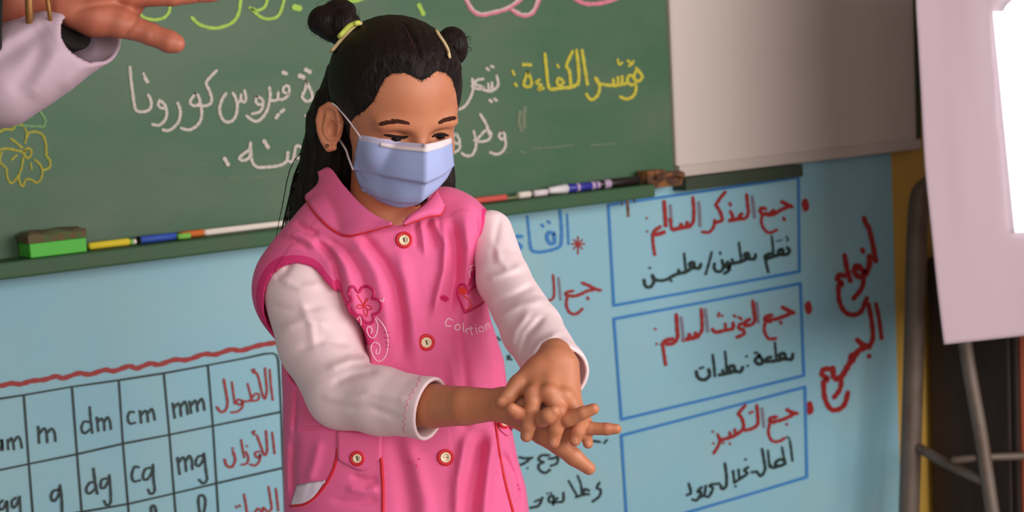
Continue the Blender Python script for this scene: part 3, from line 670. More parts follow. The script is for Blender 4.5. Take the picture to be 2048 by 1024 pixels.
# --- hands
HZ = 20
def fin(p, pts, k=3): return chain(p, [(a, b, c+HZ, r*1.06) for a, b, c, r in pts], k)
LW = (1112, 722, 318)
def left_hand(p):
    d = None
    for (x, y, z, r, wx, wy) in ((1068, 788, 366, 19, 1092, 728), (1098, 786, 374, 20, 1106, 724), (1128, 794, 370, 19, 1120, 726), (1148, 806, 358, 16, 1132, 732)):
        e = cap(p, (wx, wy, 322+HZ), (x, y, z+HZ), 27, r); d = e if d is None else smin(d, e, 14)
    d = smin(d, fin(p, [(1072, 742, 328, 26), (1038, 772, 340, 20)]), 16)
    for f in ([(1068, 788, 368, 17), (1063, 822, 388, 15.2), (1057, 852, 382, 13.8), (1053, 872, 374, 12)],
              [(1100, 788, 376, 17.5), (1118, 824, 394, 15.2), (1112, 858, 388, 14), (1107, 884, 380, 12)],
              [(1132, 796, 370, 16), (1162, 836, 374, 14.3), (1156, 862, 374, 13.3), (1150, 880, 370, 11.8)],
              [(1150, 808, 358, 13.5), (1172, 846, 352, 12), (1172, 868, 356, 11.3), (1176, 887, 354, 10)],
              [(1038, 770, 342, 20), (1016, 794, 356, 15.5), (1003, 805, 362, 12.2)]):
        d = smin(d, fin(p, f, 4), 7)
    for (x, y, z) in ((1066, 786, 384), (1098, 785, 392), (1128, 793, 387)): d = smin(d, ell(p, (x, y, z+HZ-3), (12, 12, 7)), 16)
    return d
def right_hand(p):
    d = None
    for (x, y, z, r) in ((1124, 868, 330, 17), (1104, 850, 332, 17), (1074, 842, 330, 17), (1040, 832, 328, 16)):
        e = cap(p, (1008, 812, 308+HZ), (x, y, z+HZ), 27, r); d = e if d is None else smin(d, e, 14)
    d = smin(d, cap(p, (1010, 802, 308+HZ), (1128, 822, 326+HZ), 27, 24), 12)
    d = smin(d, fin(p, [(1030, 824, 312, 24), (1085, 864, 314, 24), (1120, 890, 318, 19)]), 14)
    for f in ([(1124, 868, 330, 16), (1150, 858, 352, 14), (1180, 857, 366, 12.6), (1214, 858, 376, 11.6), (1233, 858, 378, 9.6)],
              [(1104, 850, 334, 16), (1136, 838, 398, 14.5), (1166, 826, 412, 12.6), (1187, 818, 416, 11)],
              [(1076, 842, 332, 15), (1086, 838, 400, 15), (1097, 831, 418, 15.5), (1108, 823, 422, 12.5)],
              [(1040, 834, 330, 15), (1047, 829, 380, 12.5), (1033, 825, 396, 12.5), (1023, 818, 402, 12)],
              [(1120, 890, 318, 19), (1148, 914, 322, 17), (1178, 937, 326, 12.5)]):
        d = smin(d, fin(p, f, 4), 7)
    return d
def body(p):
    d = head(p)
    d = smin(d, cap(p, (775, 300, -50), (772, 470, -62), 70, 76), 26)
    d = smin(d, ell(p, (770, 640, -75), (150, 215, 80)), 30)
    d = smin(d, ell(p, (800, 960, -75), (160, 240, 95)), 40)
    d = smin(d, cap(p, (680, 505, -70), (880, 490, -70), 55, 55), 30)
    ra = chain(p, [(625, 545, -60, 58), (690, 796, 88, 48), (865, 812, 232, 44), (930, 812, 283+HZ/2, 39), (1002, 809, 312+HZ, 31)], 5)
    la = chain(p, [(985, 480, -70, 26), (1012, 570, 34, 34), (1064, 658, 140, 42), (1110, 718, 300+HZ, 37), (1112, 726, 316+HZ, 36)], 12)
    d = smin(d, ra, 24); d = smin(d, la, 20)
    lh = left_hand(p); rh = right_hand(p)
    d = smin(d, lh, 10)
    d2 = smin(ra, rh, 10)
    return np.minimum(d, d2)
V, Q = surface(body, (540, 40, -260), (1260, 1180, 470), 2.6)
BASE = np.array([*G(np.array([[850., YF, -60.]]))[0, :2], 0.0])
BV = V.copy(); bvh_body = BVHTree.FromPolygons(BV.tolist(), Q.tolist())
girl = mk('person', G(V), Q, 'skin', loc=BASE)
tag(girl, 'girl with two hair buns in pink smock and blue face mask rubbing her hands', 'person')
def zf(bvh, x, y, dflt=0.0):
    h = bvh.ray_cast(Vector((x, y, 1500)), Vector((0, 0, -1)))
    return h[0].z if h[0] is not None else dflt
def gpart(name, VF, m, parent, **k):
    V, Fc = VF; return mk(name, G(np.asarray(V)), Fc, m, parent, **k)
# --- eyes and brows
for pl in ([(768, 270), (778, 271), (792, 273.5), (806, 275), (816, 273)], [(864, 274), (871, 270.5), (880, 268.5), (889, 269), (897, 271.5)]):
    q = [(x, y, zf(bvh_body, x, y)+0.6) for x, y in pl]
    gpart('eyelashes', tube(q, [1.5, 3, 3.4, 3.2, 1.5], 8, 5), 'lash', girl)
    c = q[2]; gpart('eye', tube([(c[0]-9, c[1]+5, c[2]-2), (c[0], c[1]+4.5, c[2]), (c[0]+9, c[1]+5, c[2]-2)], [3, 5.5, 3], 10, 5), 'lash', girl)
for pl in ([(763, 250), (776, 245.5), (792, 243.5), (808, 244.5), (822, 248)], [(876, 246), (884, 242), (894, 239), (902, 237.5), (907, 238)]):
    c = cr([(x, y, 0) for x, y in pl], 12); n = len(c); bm_ = MB(); left = pl[0][0] < 850
    dr = -1 if left else 1
    for k in range(240):
        u = rng.uniform(0.02, .98); u0 = u if left else 1-u; x, y, _ = c[int(u*(n-1))]
        hw_ = 4.2*math.sin(math.pi*min(1, .12+.8*u))**.7; o = rng.uniform(-hw_, hw_)
        L = rng.uniform(5, 8); up = rng.uniform(-2.5, .5)-(0 if o < 0 else 1)
        tr = []
        for s_ in (0, .5, 1):
            X, Y = x+dr*L*s_, y+o+up*s_; tr.append((X, Y, zf(bvh_body, X, Y)+.35+.3*math.sin(math.pi*s_)))
        bm_.add(*tube(tr, [.6, .65, .3], 4, 2))
    bm_.go('eyebrow', 'brow', girl, smooth=True, T=G)
# nails on the left hand and the tip of the right thumb
for x, y, ax, ay, dx, dy in ((1054, 873, 6, 8, -.1, 1), (1107, 884, 7, 8, -.15, 1), (1150, 881, 6.5, 7.5, -.2, 1), (1176, 888, 5, 6.5, .2, 1)):
    g = []
    for i in range(7):
        rr = i/6; row = []
        for j in range(16):
            t = j/16*2*math.pi; u, v = ax*rr*math.cos(t), ay*rr*math.sin(t)
            X, Y = x+u*dy-v*dx*-1, y+v*dy+u*-dx
            row.append((X, Y, zf(bvh_body, X, Y, 380)+0.7-0.5*rr))
        g.append(row+[row[0]])
    V_, F_, _, _ = grid(np.array(g)); gpart('fingernail', (V_, F_), 'nail', girl)
# earring hole
q = hw(EB+e1*14+e2*38+e3*10); z0 = zf(bvh_body, q[0], q[1])
gpart('ear_stud', tube([(q[0]+2.6*math.cos(t), q[1]+3*math.sin(t), z0+0.5) for t in np.linspace(0, 2*math.pi, 9)[:-1]], 0.9, 6, 2, closed=True), 'lash', girl)
# --- hair
HLINE = [(700, 262), (701, 246), (711, 233), (730, 221), (747, 203), (759, 178), (770, 157), (785, 147), (810, 146), (832, 156), (843, 161), (856, 155), (874, 142), (892, 146), (905, 160), (912, 185), (918, 235)]
FACE = HLINE+[(1000, 250), (1000, 470), (690, 470)]
def hair_cap(p):
    q = hl(p)
    sd = -poly_sd(p[:, :2], FACE)
    t = np.clip(sd*0.24, -8, 10)
    # behind the hairline plane the hair is full
    back = np.clip((10-p[:, 2])/14, 0, 1)
    right = p[:, 0] > 880
    t = np.where((p[:, 2] < 24) & ~((p[:, 0] > 640) & (p[:, 1] > 205) & (p[:, 0] < 800)) & ~((p[:, 0] > 858) & (p[:, 1] > 138) & (p[:, 2] > -50)), np.maximum(t, -10+20*back), t)
    part = np.exp(-(q[:, 0]/3.2)**2)*(q[:, 2] > 0)*np.clip((125-p[:, 1])/20, 0, 1)
    ang = np.arctan2(q[:, 0], q[:, 2]+1e-6)
    st = 0.5*np.sin(q[:, 0]*0.30+q[:, 1]*0.10+2*np.sin(q[:, 2]*0.02))+0.3*np.sin(q[:, 0]*0.71-q[:, 2]*0.17+1)
    return skull(q)-t-st*np.clip(t/8, 0, 1)+5*part
def hair_fn(p):
    d = hair_cap(p)
    wav = 1.3*np.sin(p[:, 0]*0.33+p[:, 1]*0.045+2*np.sin(p[:, 1]*0.013))+0.7*np.sin(p[:, 0]*0.74-p[:, 2]*0.2+p[:, 1]*0.03)
    c = chain(p, [(700, 160, -95, 52), (676, 240, -112, 58), (662, 320, -135, 58), (640, 410, -150, 57), (622, 520, -165, 50), (618, 640, -175, 40), (622, 720, -180, 20)], 20)
    c = smin(c, chain(p, [(790, 150, -110, 70), (780, 330, -130, 60), (770, 560, -165, 50), (768, 720, -180, 20)]), 24)
    c = smin(c, chain(p, [(846, 190, -95, 44), (868, 300, -118, 34), (884, 362, -124, 28), (880, 480, -140, 34), (860, 650, -170, 26)]), 24)
    d = smin(d, c+wav, 12)
    # sideburn lock in front of the ear
    d = smin(d, chain(p, [(712, 190, 40, 16), (704, 222, 34, 10), (703, 250, 27, 5)], 4)+0.6*wav*0.4, 6)
    return d
V, Q = surface(hair_fn, (545, 20, -260), (960, 740, 180), 2.8)
bvh_hair = BVHTree.FromPolygons(V.tolist(), Q.tolist())
hair = mk('hair', G(V), Q, 'hair', girl)
def bun(lobes, base, seed, lo, hi):
    def fn(p):
        d = None
        for c, r in lobes:
            e = ell(p, c, r); d = e if d is None else smin(d, e, 6)
        d = smin(d, chain(p, base), 10)
        c0 = np.mean([c for c, r in lobes], 0); q = p-c0
        a = np.arctan2(q[:, 1], q[:, 0]); rr = np.hypot(q[:, 0], q[:, 1])
        return d+0.8*np.sin(rr*0.22+a*2+seed)+0.35*np.sin(a*17+rr*0.5+q[:, 2]*0.2)
    V, Q = surface(fn, lo, hi, 2.4); mk('hair_bun', G(V), Q, 'hair', hair)
bun([((652, 42, -22), (37, 32, 34)), ((680, 24, -30), (33, 27, 32)), ((688, 48, -6), (33, 30, 28)), ((664, 60, -20), (30, 24, 28))], [(680, 60, -24, 26), (694, 80, -18, 26), (712, 100, -14, 26)], 0, (600, -20, -80), (760, 140, 60))
bun([((904, 78, -30), (28, 26, 28)), ((915, 92, -22), (22, 29, 25)), ((910, 109, -26), (21, 21, 22))], [(900, 92, -26, 24), (888, 104, -20, 24), (874, 112, -16, 24)], 2, (840, 30, -90), (960, 170, 50))
def ring(c, ax, r1, r2, rad, name, m, tilt=(0, 0, 1), par=hair):
    a = np.array(ax, float); a /= np.linalg.norm(a); u = np.cross(a, tilt); u /= np.linalg.norm(u); v = np.cross(a, u)
    pts = [np.array(c)+r1*math.cos(t)*u+r2*math.sin(t)*v for t in np.linspace(0, 2*math.pi, 17)[:-1]]
    V, Fc = tube(pts, rad, 8, 4, closed=True)
    return gpart(name, (V, Fc), m, par)
def tie(pl, lift, r, m):
    q = [(x, y, max(zf(bvh_hair, x, y, -40), 2)+lift) for x, y in pl]
    o = gpart('hair_tie', tube([(q[0][0]-1, q[0][1], -60)]+q+[(q[-1][0]+1, q[-1][1], -60)], r, 10, 5), m, hair); return o
tie([(664, 101), (672, 92), (682, 80), (693, 68), (705, 56), (714, 49), (721, 47)], 16, 4.0, 'tie_cream')
t_ = tie([(680, 72), (688, 63), (698, 53), (708, 48), (716, 46)], 20, 5.5, 'tie_lime'); t_['label'] = 'lime green hair tie'
tie([(873, 62), (880, 73), (889, 86), (896, 100), (899, 114)], 9, 3.2, 'tie_cream')
pq = [(808, 53), (813, 63), (820, 78), (827, 93), (833, 108)]
gpart('hair_parting', tube([(x, y, zf(bvh_hair, x, y)+0.3) for x, y in pq], [0.6, 1.2, 1.2, 1.1, 0.5], 6, 5), 'brow', hair)
# loose strands
sv = MB()
def strand(pts, r): sv.add(*tube(pts, r, 4, 4))
for i in range(110):
    x0 = rng.uniform(610, 705); t = (x0-610)/95
    y0 = rng.uniform(190, 300); jx = rng.normal(0, 4)
    pts = [(660+t*40+jx*.3, y0, -85+rng.uniform(-30, 10))]
    for y, xc, ww in ((330, 655, 56), (410, 632, 58), (500, 612, 54), (600, 606, 46)):
        pts.append((xc+(t-.5)*2*ww*1.06+jx+rng.normal(0, 1.5), y+rng.uniform(-12, 12), -118-abs(t-.5)*30+rng.uniform(-20, 12)-(y-330)*.1))
    strand(pts, [.8, 1.0, .9, .5, .15])
for i in range(22):
    a = rng.uniform(0, 2*math.pi)
    for c, r in (((668, 42, -22), 46), ((905, 88, -26), 32)):
        b = a+rng.uniform(-.5, .5); e = r*rng.uniform(1.02, 1.2)
        p0 = np.array(c)+[r*.8*math.cos(a), r*.75*math.sin(a), rng.uniform(-10, 10)]; p2 = np.array(c)+[e*math.cos(b+.5), e*.8*math.sin(b+.5), rng.uniform(-10, 10)]
        p1 = np.array(c)+[e*1.05*math.cos((a+b)/2+.2), e*.85*math.sin((a+b)/2+.2), 0]
        strand([p0, p1, p2], [.4, .35, .2])
for i in range(420):             # fine hairs softening the hairline, combed back to the buns
    k = rng.integers(2, len(HLINE)-2); tt = rng.uniform(); a, b = np.array(HLINE[k], float), np.array(HLINE[k+1], float); q = a+(b-a)*tt
    tgt = np.array([690., 70.]) if q[0] < 838 else np.array([900., 90.])
    dv = (tgt-q)/np.linalg.norm(tgt-q); nrm = np.array([(b-a)[1], -(b-a)[0]])/np.linalg.norm(b-a)
    if nrm[1] > 0: nrm = -nrm
    dv = dv*.75+nrm*.5; dv /= np.linalg.norm(dv)
    L = rng.uniform(18, 42); w = rng.uniform(-4, 5); pts = []
    for s_ in (-w, L*.35, L*.7, L):
        X, Y = q+dv*s_+rng.normal(0, .8, 2); z = max(zf(bvh_body, X, Y, -99), zf(bvh_hair, X, Y, -99)); pts.append((X, Y, z+.15))
    if min(p_[2] for p_ in pts) > -60: strand(pts, [.15, .4, .5, .3])
sv.go('loose_strands', 'hair', hair, smooth=True, T=G)
# --- smock
def row_interp(rows):
    R = np.array(rows, float); yy = R[:, 0]
    def f(y): return [np.interp(y, yy, R[:, k]) for k in range(1, R.shape[1])]
    return f
SM = row_interp([(430, 620, 920, 84, -72), (480, 596, 958, 100, -70), (560, 566, 964, 116, -62), (640, 556, 982, 126, -56), (720, 562, 1008, 134, -52), (800, 565, 1018, 140, -50), (850, 565, 1022, 144, -50), (920, 566, 1036, 150, -50),
                 (975, 567, 1052, 154, -50), (1024, 568, 1058, 160, -50), (1150, 560, 1082, 170, -50), (1300, 556, 1110, 180, -50), (1520, 552, 1150, 195, -50), (1700, 552, 1150, 195, -50)])
SMF = [([(716, 464), (740, 492), (768, 527), (790, 570), (802, 640), (806, 720)], -11, 11), ([(702, 470), (730, 505), (752, 545), (770, 620), (780, 700)], 7, 15),
       ([(795, 500), (812, 560), (826, 640), (836, 740)], 6, 14),
       ([(626, 478), (652, 498), (668, 520), (678, 560), (684, 620)], -8, 7), ([(660, 490), (690, 530), (706, 590), (716, 650)], 6, 12), ([(642, 470), (690, 502), (720, 548), (738, 610)], -5, 8),
       ([(590, 440), (612, 462), (640, 470)], -5, 7), ([(560, 462), (600, 470), (640, 492)], 5, 9), ([(548, 478), (590, 482), (622, 500)], -3, 6),
       ([(884, 440), (891, 490), (889, 540), (876, 590), (866, 640)], 9, 9), ([(905, 440), (912, 500), (908, 560), (896, 640)], -10, 11), ([(930, 430), (938, 500), (935, 580), (930, 680)], 7, 11),
       ([(948, 420), (954, 480), (950, 540)], -5, 7), ([(915, 640), (922, 720), (930, 800), (932, 900)], -6, 14), ([(980, 640), (984, 720), (992, 800)], -4, 12),
       ([(840, 440), (846, 470), (850, 510)], 4, 5), ([(854, 440), (862, 468), (872, 500)], -4, 5), ([(828, 448), (832, 470), (834, 500)], -3, 4), ([(868, 436), (874, 458), (882, 478)], 4, 5),
       ([(935, 862), (926, 910), (916, 960), (914, 1060)], 9, 11), ([(962, 856), (954, 930), (940, 1000), (936, 1080)], -11, 15), ([(988, 870), (978, 930), (972, 990), (966, 1080)], 8, 12),
       ([(800, 880), (830, 930), (850, 1000), (855, 1080)], 6, 18), ([(790, 870), (806, 930), (815, 1000), (818, 1090)], -7, 18), ([(905, 700), (912, 760), (918, 850)], 5, 12),
       ([(593, 858), (636, 856), (676, 859)], -3, 3), ([(640, 880), (628, 930), (616, 965)], 4, 10), ([(590, 870), (586, 930), (588, 1000)], -4, 8), ([(593, 770), (591, 820), (588, 870)], -3, 4),
       ([(700, 950), (735, 962), (758, 960)], -4, 8), ([(690, 975), (730, 984), (758, 978)], 4, 8), ([(660, 1000), (720, 1006), (758, 998)], -3, 8), ([(1000, 900), (1024, 950), (1038, 1010)], -5, 10)]
PLK = [(815, 446), (829, 490), (843, 540), (858, 600), (872, 662), (888, 780), (903, 900), (913, 1024), (925, 1200), (940, 1520)]
def smock_fn(p):
    xl, xr, rz, cz = SM(p[:, 1])
    cx, rx = (xl+xr)/2, (xr-xl)/2
    e = 2.35
    a = np.abs((p[:, 0]-cx)/rx); b = np.abs((p[:, 2]-cz)/rz)
    rho = (a**e+b**e)**(1/e)
    d = (rho-1)*np.minimum(rx, rz)*0.9
    d = smax(d, 432-p[:, 1], 40)
    # shoulders rising to the neck
    d = smin(d, chain(p, [(742, 440, -80, 62), (660, 452, -70, 62), (618, 500, -62, 66)], 20), 34)
    d = smin(d, chain(p, [(820, 430, -80, 56), (890, 432, -72, 54), (936, 462, -66, 52)], 20), 34)
    # sleeve openings: a cap around the arm, hollowed along the arm
    cl = ell(p, (606, 578, -66), (103, 112, 84)); d = smin(d, cl, 22)
    cr2 = ell(p, (928, 478, -60), (50, 84, 78)); d = smin(d, cr2, 24)
    d = d-folds(p, SMF)*np.clip((p[:, 2]+60)/60, 0, 1)*1.5
    _, side, _ = seg2(p[:, :2], PLK); dist = np.abs(_)
    d = d-2.6*np.clip(0.5+side*dist/4, 0, 1)*(dist < 60)*np.clip((60-dist)/30, 0, 1)*(p[:, 2] > 0)
    cav = chain(p, [(612, 588, -52, 90), (640, 690, 30, 92), (665, 760, 200, 96)])
    d = smax(d, -cav, 5)
    cav2 = chain(p, [(1018, 425, -30, 42), (1007, 500, -22, 46), (1013, 566, 34, 58), (1065, 660, 160, 64)])
    d = smax(d, -cav2, 5)
    # neck opening
    d = smax(d, -chain(p, [(790, 330, -10, 62), (792, 400, -18, 56), (798, 436, 20, 17)]), 6)
    return smax(d, p[:, 1]-1520, 6)
V, Q = surface(smock_fn, (470, 330, -300), (1200, 1560, 210), 3.2)
bvh_sm = BVHTree.FromPolygons(V.tolist(), Q.tolist())
cen = V[Q].mean(1)
def cav_dist(c): return np.minimum(chain(c, [(612, 588, -52, 90), (640, 690, 30, 92), (665, 760, 200, 96)]), chain(c, [(1018, 425, -30, 42), (1007, 500, -22, 46), (1013, 566, 34, 58), (1065, 660, 160, 64)]))
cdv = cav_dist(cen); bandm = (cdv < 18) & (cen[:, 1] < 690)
def split(V, Q):
    u, inv = np.unique(Q, return_inverse=True); return V[u], inv.reshape(Q.shape)
smock = mk('smock', G(split(V, Q[~bandm])[0]), split(V, Q[~bandm])[1], 'pink', girl); smock['label'] = 'sleeveless pink buttoned smock'
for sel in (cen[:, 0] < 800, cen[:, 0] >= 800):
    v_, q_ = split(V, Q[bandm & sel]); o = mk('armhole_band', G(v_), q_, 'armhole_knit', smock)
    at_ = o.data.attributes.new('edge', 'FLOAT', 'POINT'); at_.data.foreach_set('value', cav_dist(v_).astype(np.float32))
zs = lambda x, y: zf(bvh_sm, x, y, 0)
def drape(pl, lift=1.0, n=6):
    c = cr([(x, y, 0) for x, y in pl], n); return [(x, y, zs(x, y)+lift) for x, y, _ in c]
def thread(name, lines, m, r, lift=0.6, par=None, seg=6):
    b = MB()
    for pl in lines: 
        q = drape(pl, lift) if len(pl) > 2 else drape([pl[0], ((pl[0][0]+pl[1][0])/2, (pl[0][1]+pl[1][1])/2+.1), pl[1]], lift, 4)
        b.add(*tube(q, r, seg, 1, smooth=False))
    return b.go(name, m, par or smock, smooth=True, T=G)
def button(x, y, r=10.5, slot=True, up=0):
    z = zs(x, y)+1.5+up; nx = (zs(x+6, y)-zs(x-6, y))/12; ny = (zs(x, y+6)-zs(x, y-6))/12
    def disc(r0, r1, h, zz):
        rows = []
        for rr, hh in ((0, h), (r0*.72, h), (r0*.74, h+.9), (r0*.92, h+.9), (r0, h*.5), (r1, 0)):
            rows.append([(x+rr*math.cos(t), y+rr*math.sin(t), z+zz+hh+nx*rr*math.cos(t)+ny*rr*math.sin(t)) for t in np.linspace(0, 2*math.pi, 25)])
        V, Fc, _, _ = grid(np.array(rows)); return V, Fc
    rg = []
    for t in np.linspace(0, 2*math.pi, 21)[:-1]:
        c, s = math.cos(t)*(r+3.2), math.sin(t)*(r+3.2); rg.append((x+c, y+s, z+nx*c+ny*s+.3))
    b = gpart('button', disc(r, r+.3, 2.6, .6), 'button', smock)
    gp = gpart('button_edging', tube(rg, 3.4, 8, 2, closed=True, flat=.7), 'red', smock)
    if slot: h = [tube([(x-.6, y-4, z+3.6), (x+.5, y, z+3.9), (x+.8, y+4, z+3.6)], 1.4, 6, 3)]
    else: h = [tube([(x+s*3.4, y-.6, z+3.6), (x+s*3.4, y+.6, z+3.6)], 1.2, 6, 2) for s in (-1, 1)]
    mb = MB()
    for q in h: mb.add(*q)
    # the slot belongs to the button: joined as a second material
    b.data.materials.append(MT['button_hole']); me2 = mb
    import bmesh
    bm = bmesh.new(); bm.from_mesh(b.data); off = np.asarray(WLOC[b.name]); VV = G(np.concatenate(mb.v))-off
    vs = [bm.verts.new(q) for q in VV]
    for f in mb.f:
        try: ff = bm.faces.new([vs[i] for i in f]); ff.material_index = 1; ff.smooth = True
        except ValueError: pass
    bm.to_mesh(b.data); bm.free()
button(808, 480); button(853, 685); button(891, 915, slot=False); button(714, 917, 9, up=4)
button(1011, 843, 9, slot=False, up=4)
# embroidery
FL = [(697, 584), (701, 575), (708, 574), (714, 583), (718, 584), (724, 575), (735, 573), (746, 580), (748, 591), (745, 597), (755, 599), (763, 609), (760, 622), (752, 628), (746, 629), (748, 637), (744, 645), (736, 646), (728, 641), (722, 631), (712, 631), (702, 626), (697, 615), (699, 604), (704, 599), (698, 592), (697, 584)]
fo = thread('embroidered_flower', [FL], 'embroidery', 3.0, .5)
thread('embroidered_petals', [[(727, 611), (719, 597), (714, 590)], [(727, 611), (734, 602), (735, 597), (731, 599), (727, 611)], [(727, 611), (738, 611), (744, 617), (736, 619), (727, 611)], [(727, 611), (735, 622), (733, 633), (728, 624), (727, 611)], [(727, 611), (717, 610), (714, 615), (721, 617), (727, 611)]], 'red', 1.1, .5)
thread('white_scroll', [[(751, 634), (765, 648), (774, 668), (776, 690), (772, 710), (762, 722), (752, 720), (744, 706), (742, 694), (748, 685), (757, 688), (760, 698), (757, 708), (752, 706), (753, 698)],
                        [(749, 636), (755, 648), (754, 664), (748, 675), (740, 674), (734, 663), (735, 655), (741, 654), (744, 661), (741, 667)], [(721, 634), (722, 648), (716, 658)], [(719, 633), (712, 642), (709, 648)], [(760, 600), (765, 603), (768, 596)]], 'thread_white', 1.1, .5)
thread('purple_stitching', [[(768, 665), (779, 665)], [(769, 675), (780, 676)], [(771, 685), (779, 687)], [(772, 694), (780, 693)]], 'pink_dark', 1.0, .4)
thread('embroidered_heart', [[(930, 625), (922, 606), (915, 588), (916, 576), (923, 569), (931, 572), (935, 583), (936, 588)], [(936, 586), (944, 577), (955, 569), (964, 567)], [(930, 626), (944, 619), (960, 610), (968, 604)], [(942, 548), (950, 543), (955, 538)], [(946, 546), (940, 562), (937, 572)]], 'embroidery', 2.6, .5)
thread('heart_filling', [[(919+i*2.6, 574+abs(i-2)*1.5), (920+i*2.6, 590-abs(i-2)*1.2)] for i in range(6)]+[[(928, 592), (938, 600), (942, 610), (936, 618), (930, 620)]], 'red_orange', 1.5, .6)
thread('embroidered_spot', [[(880+i*3, 590+abs(i-2)*2), (884+i*3, 603-abs(i-2)*2)] for i in range(5)], 'embroidery', 2.4, .3)
thread('white_stitched_wings', [[(944, 540), (941, 533), (950, 531), (953, 540)], [(940, 556), (939, 545), (942, 540)]], 'thread_white', 1.0, .4)
LT = {'C': [[(905, 641), (897, 637), (891, 645), (893, 652), (902, 652)]], 'o': [[(917, 648), (911, 651), (910, 658), (916, 660), (920, 655), (917, 648)]], 'l': [[(926, 646), (927, 664)]], 
      'c': [[(936, 657), (931, 661), (935, 667)]], 't': [[(941, 652), (943, 668), (946, 668)], [(937, 658), (946, 656)]], 'i': [[(951, 655), (954, 668)], [(950, 649), (951, 650)]], 'o2': [[(962, 653), (957, 657), (959, 663), (966, 662), (967, 656), (962, 653)]], 'n': [[(970, 649), (973, 660)], [(971, 653), (975, 647), (978, 650), (979, 657)]]}
thread('stitched_word', [l for k in LT for l in LT[k]], 'thread_white', 1.3, .5)
thread('ink_specks', [[(816, 922), (822, 926)], [(836, 919), (840, 917)], [(832, 930), (834, 932)]], 'pink_dark', 1.3, .2)
# pockets
thread('pocket_edging', [[(675, 898), (673, 916), (666, 941), (651, 969), (630, 994), (608, 1008), (580, 1012)]], 'red', 3.0, .8)
thread('pocket_edging', [[(762, 914), (764, 940), (766, 980), (766, 1030), (767, 1100), (770, 1250)]], 'red', 3.4, .8)
thread('pocket_edging', [[(990, 836), (994, 870), (998, 905), (1006, 945), (1014, 980), (1026, 1024), (1044, 1090), (1080, 1230)]], 'red', 3.2, .8)
def flap(name, pl, lift, m, par, n=12):
    """cloth patch between a top and a bottom line"""
    (t, b) = pl; T_ = cr([(x, y, 0) for x, y in t], 4); B_ = cr([(x, y, 0) for x, y in b], 4); k = min(len(T_), len(B_)); rows = []
    for i in range(n+1):
        s = i/n; r = []
        for a, c in zip(T_[:k], B_[:k]):
            x, y = (a*(1-s)+c*s)[:2]; r.append((x, y, zs(x, y)+lift*min(1, s*4+.3)))
        rows.append(r)
    V, Fc, _, _ = grid(np.array(rows)); o = gpart(name, (V, Fc), m, par); solid(o, 0.0012, -1); return o
flap('pocket_flap', ([(674, 862), (704, 864), (734, 866), (764, 868)], [(676, 919), (697, 931), (729, 941), (764, 913)]), 3, 'pink', smock)
flap('pocket_flap', ([(996, 826), (1006, 824), (1018, 822), (1028, 820)], [(997, 856), (1006, 866), (1018, 872), (1029, 850)]), 3, 'pink', smock)
# collar
def collar(inner, outer, zi, zo, bulge, notch=0, nm='collar'):
    I = cr([(x, y, z) for (x, y), z in zip(inner, zi)], 6); O = cr([(x, y, z) for (x, y), z in zip(outer, zo)], 6); rows = []
    for i in range(13):
        s = i/12; r = I*(1-s)+O*s; r = r.copy(); r[:, 2] += bulge*math.sin(math.pi*s)**.8
        kk = np.linspace(0, 1, len(r)); r[:, 0] += notch*(1-kk)**4*math.sin(math.pi*min(1, s*1.1)); r[:, 2] = np.maximum(r[:, 2], [zf(bvh_sm, x, y, -400)+3.5 for x, y in r[:, :2]]); rows.append(r)
    V, Fc, _, _ = grid(np.array(rows)); o = gpart(nm, (V, Fc), 'pink', smock); solid(o, 0.002, 0)
    q = rows[-1]+[0, 1.6, 0.5]
    e = gpart('collar_edging', tube(q, 2.4, 8, 1, smooth=False), 'red', smock)
    return o
zz = lambda L, a: [max(zs(x, y)+a, -200) for x, y in L]
ci = [(644, 340), (664, 340), (688, 372), (720, 406), (752, 432), (784, 446)]; co = [(608, 386), (612, 396), (632, 424), (660, 454), (692, 470), (784, 449)]
co = [(611, 393), (620, 411), (640, 436), (664, 457), (694, 470), (738, 461), (784, 448)]
ci = [(636, 344), (660, 336), (684, 366), (712, 398), (740, 424), (764, 438), (784, 446)]
collar(ci, co, [-70, -48, -18, 10, 34, 46, 58], [-88, -66, -36, 0, 30, 44, 58], 12, 12)
ci2 = [(806, 446), (818, 432), (836, 420), (856, 404), (874, 382)]; co2 = [(808, 449), (832, 440), (858, 431), (880, 428), (889, 412)]
collar(ci2, co2, [60, 58, 52, 36, 6], [60, 58, 50, 40, 20], 8)
# --- shirt sleeves
RSF = [([(560, 560), (600, 575), (645, 570)], 5, 8), ([(535, 610), (590, 622), (650, 612)], -4, 8), ([(560, 660), (610, 640), (660, 650)], 5, 9), ([(590, 700), (650, 680), (700, 690)], -5, 8), ([(600, 600), (622, 650), (628, 700)], 4, 9),
       ([(650, 740), (700, 720), (750, 715)], 6, 9), ([(660, 770), (705, 750), (760, 742)], -5, 8), ([(640, 790), (690, 800), (740, 790)], 4, 9), ([(690, 820), (740, 815), (800, 835)], -4, 8), ([(720, 780), (770, 790), (820, 800)], 4, 10), ([(585, 520), (570, 545), (548, 560)], -5, 7)]
def sleeve_r(p):
    f = folds(p, RSF); ch = [(612, 585, -52, 86), (640, 685, 0, 83), (684, 786, 85, 71), (762, 802, 150, 67), (862, 818, 232, 61), (900, 825, 262, 60)]
    d = chain(p, ch, 16)-f
    d = smax(d, -chain(p, [(684, 786, 85, 62), (762, 802, 150, 58), (862, 818, 232, 54), (960, 836, 312, 54)], 12)+f, 2)
    n = np.array([.86, .22, .46]); n /= np.linalg.norm(n)
    return smax(d, (p-np.array([862, 818, 232]))@n, 3)
V, Q = surface(sleeve_r, (505, 480, -150), (930, 910, 330), 2.8)
bvh_r = BVHTree.FromPolygons(V.tolist(), Q.tolist())
slv = mk('shirt_sleeve', G(V), Q, 'shirt', girl)
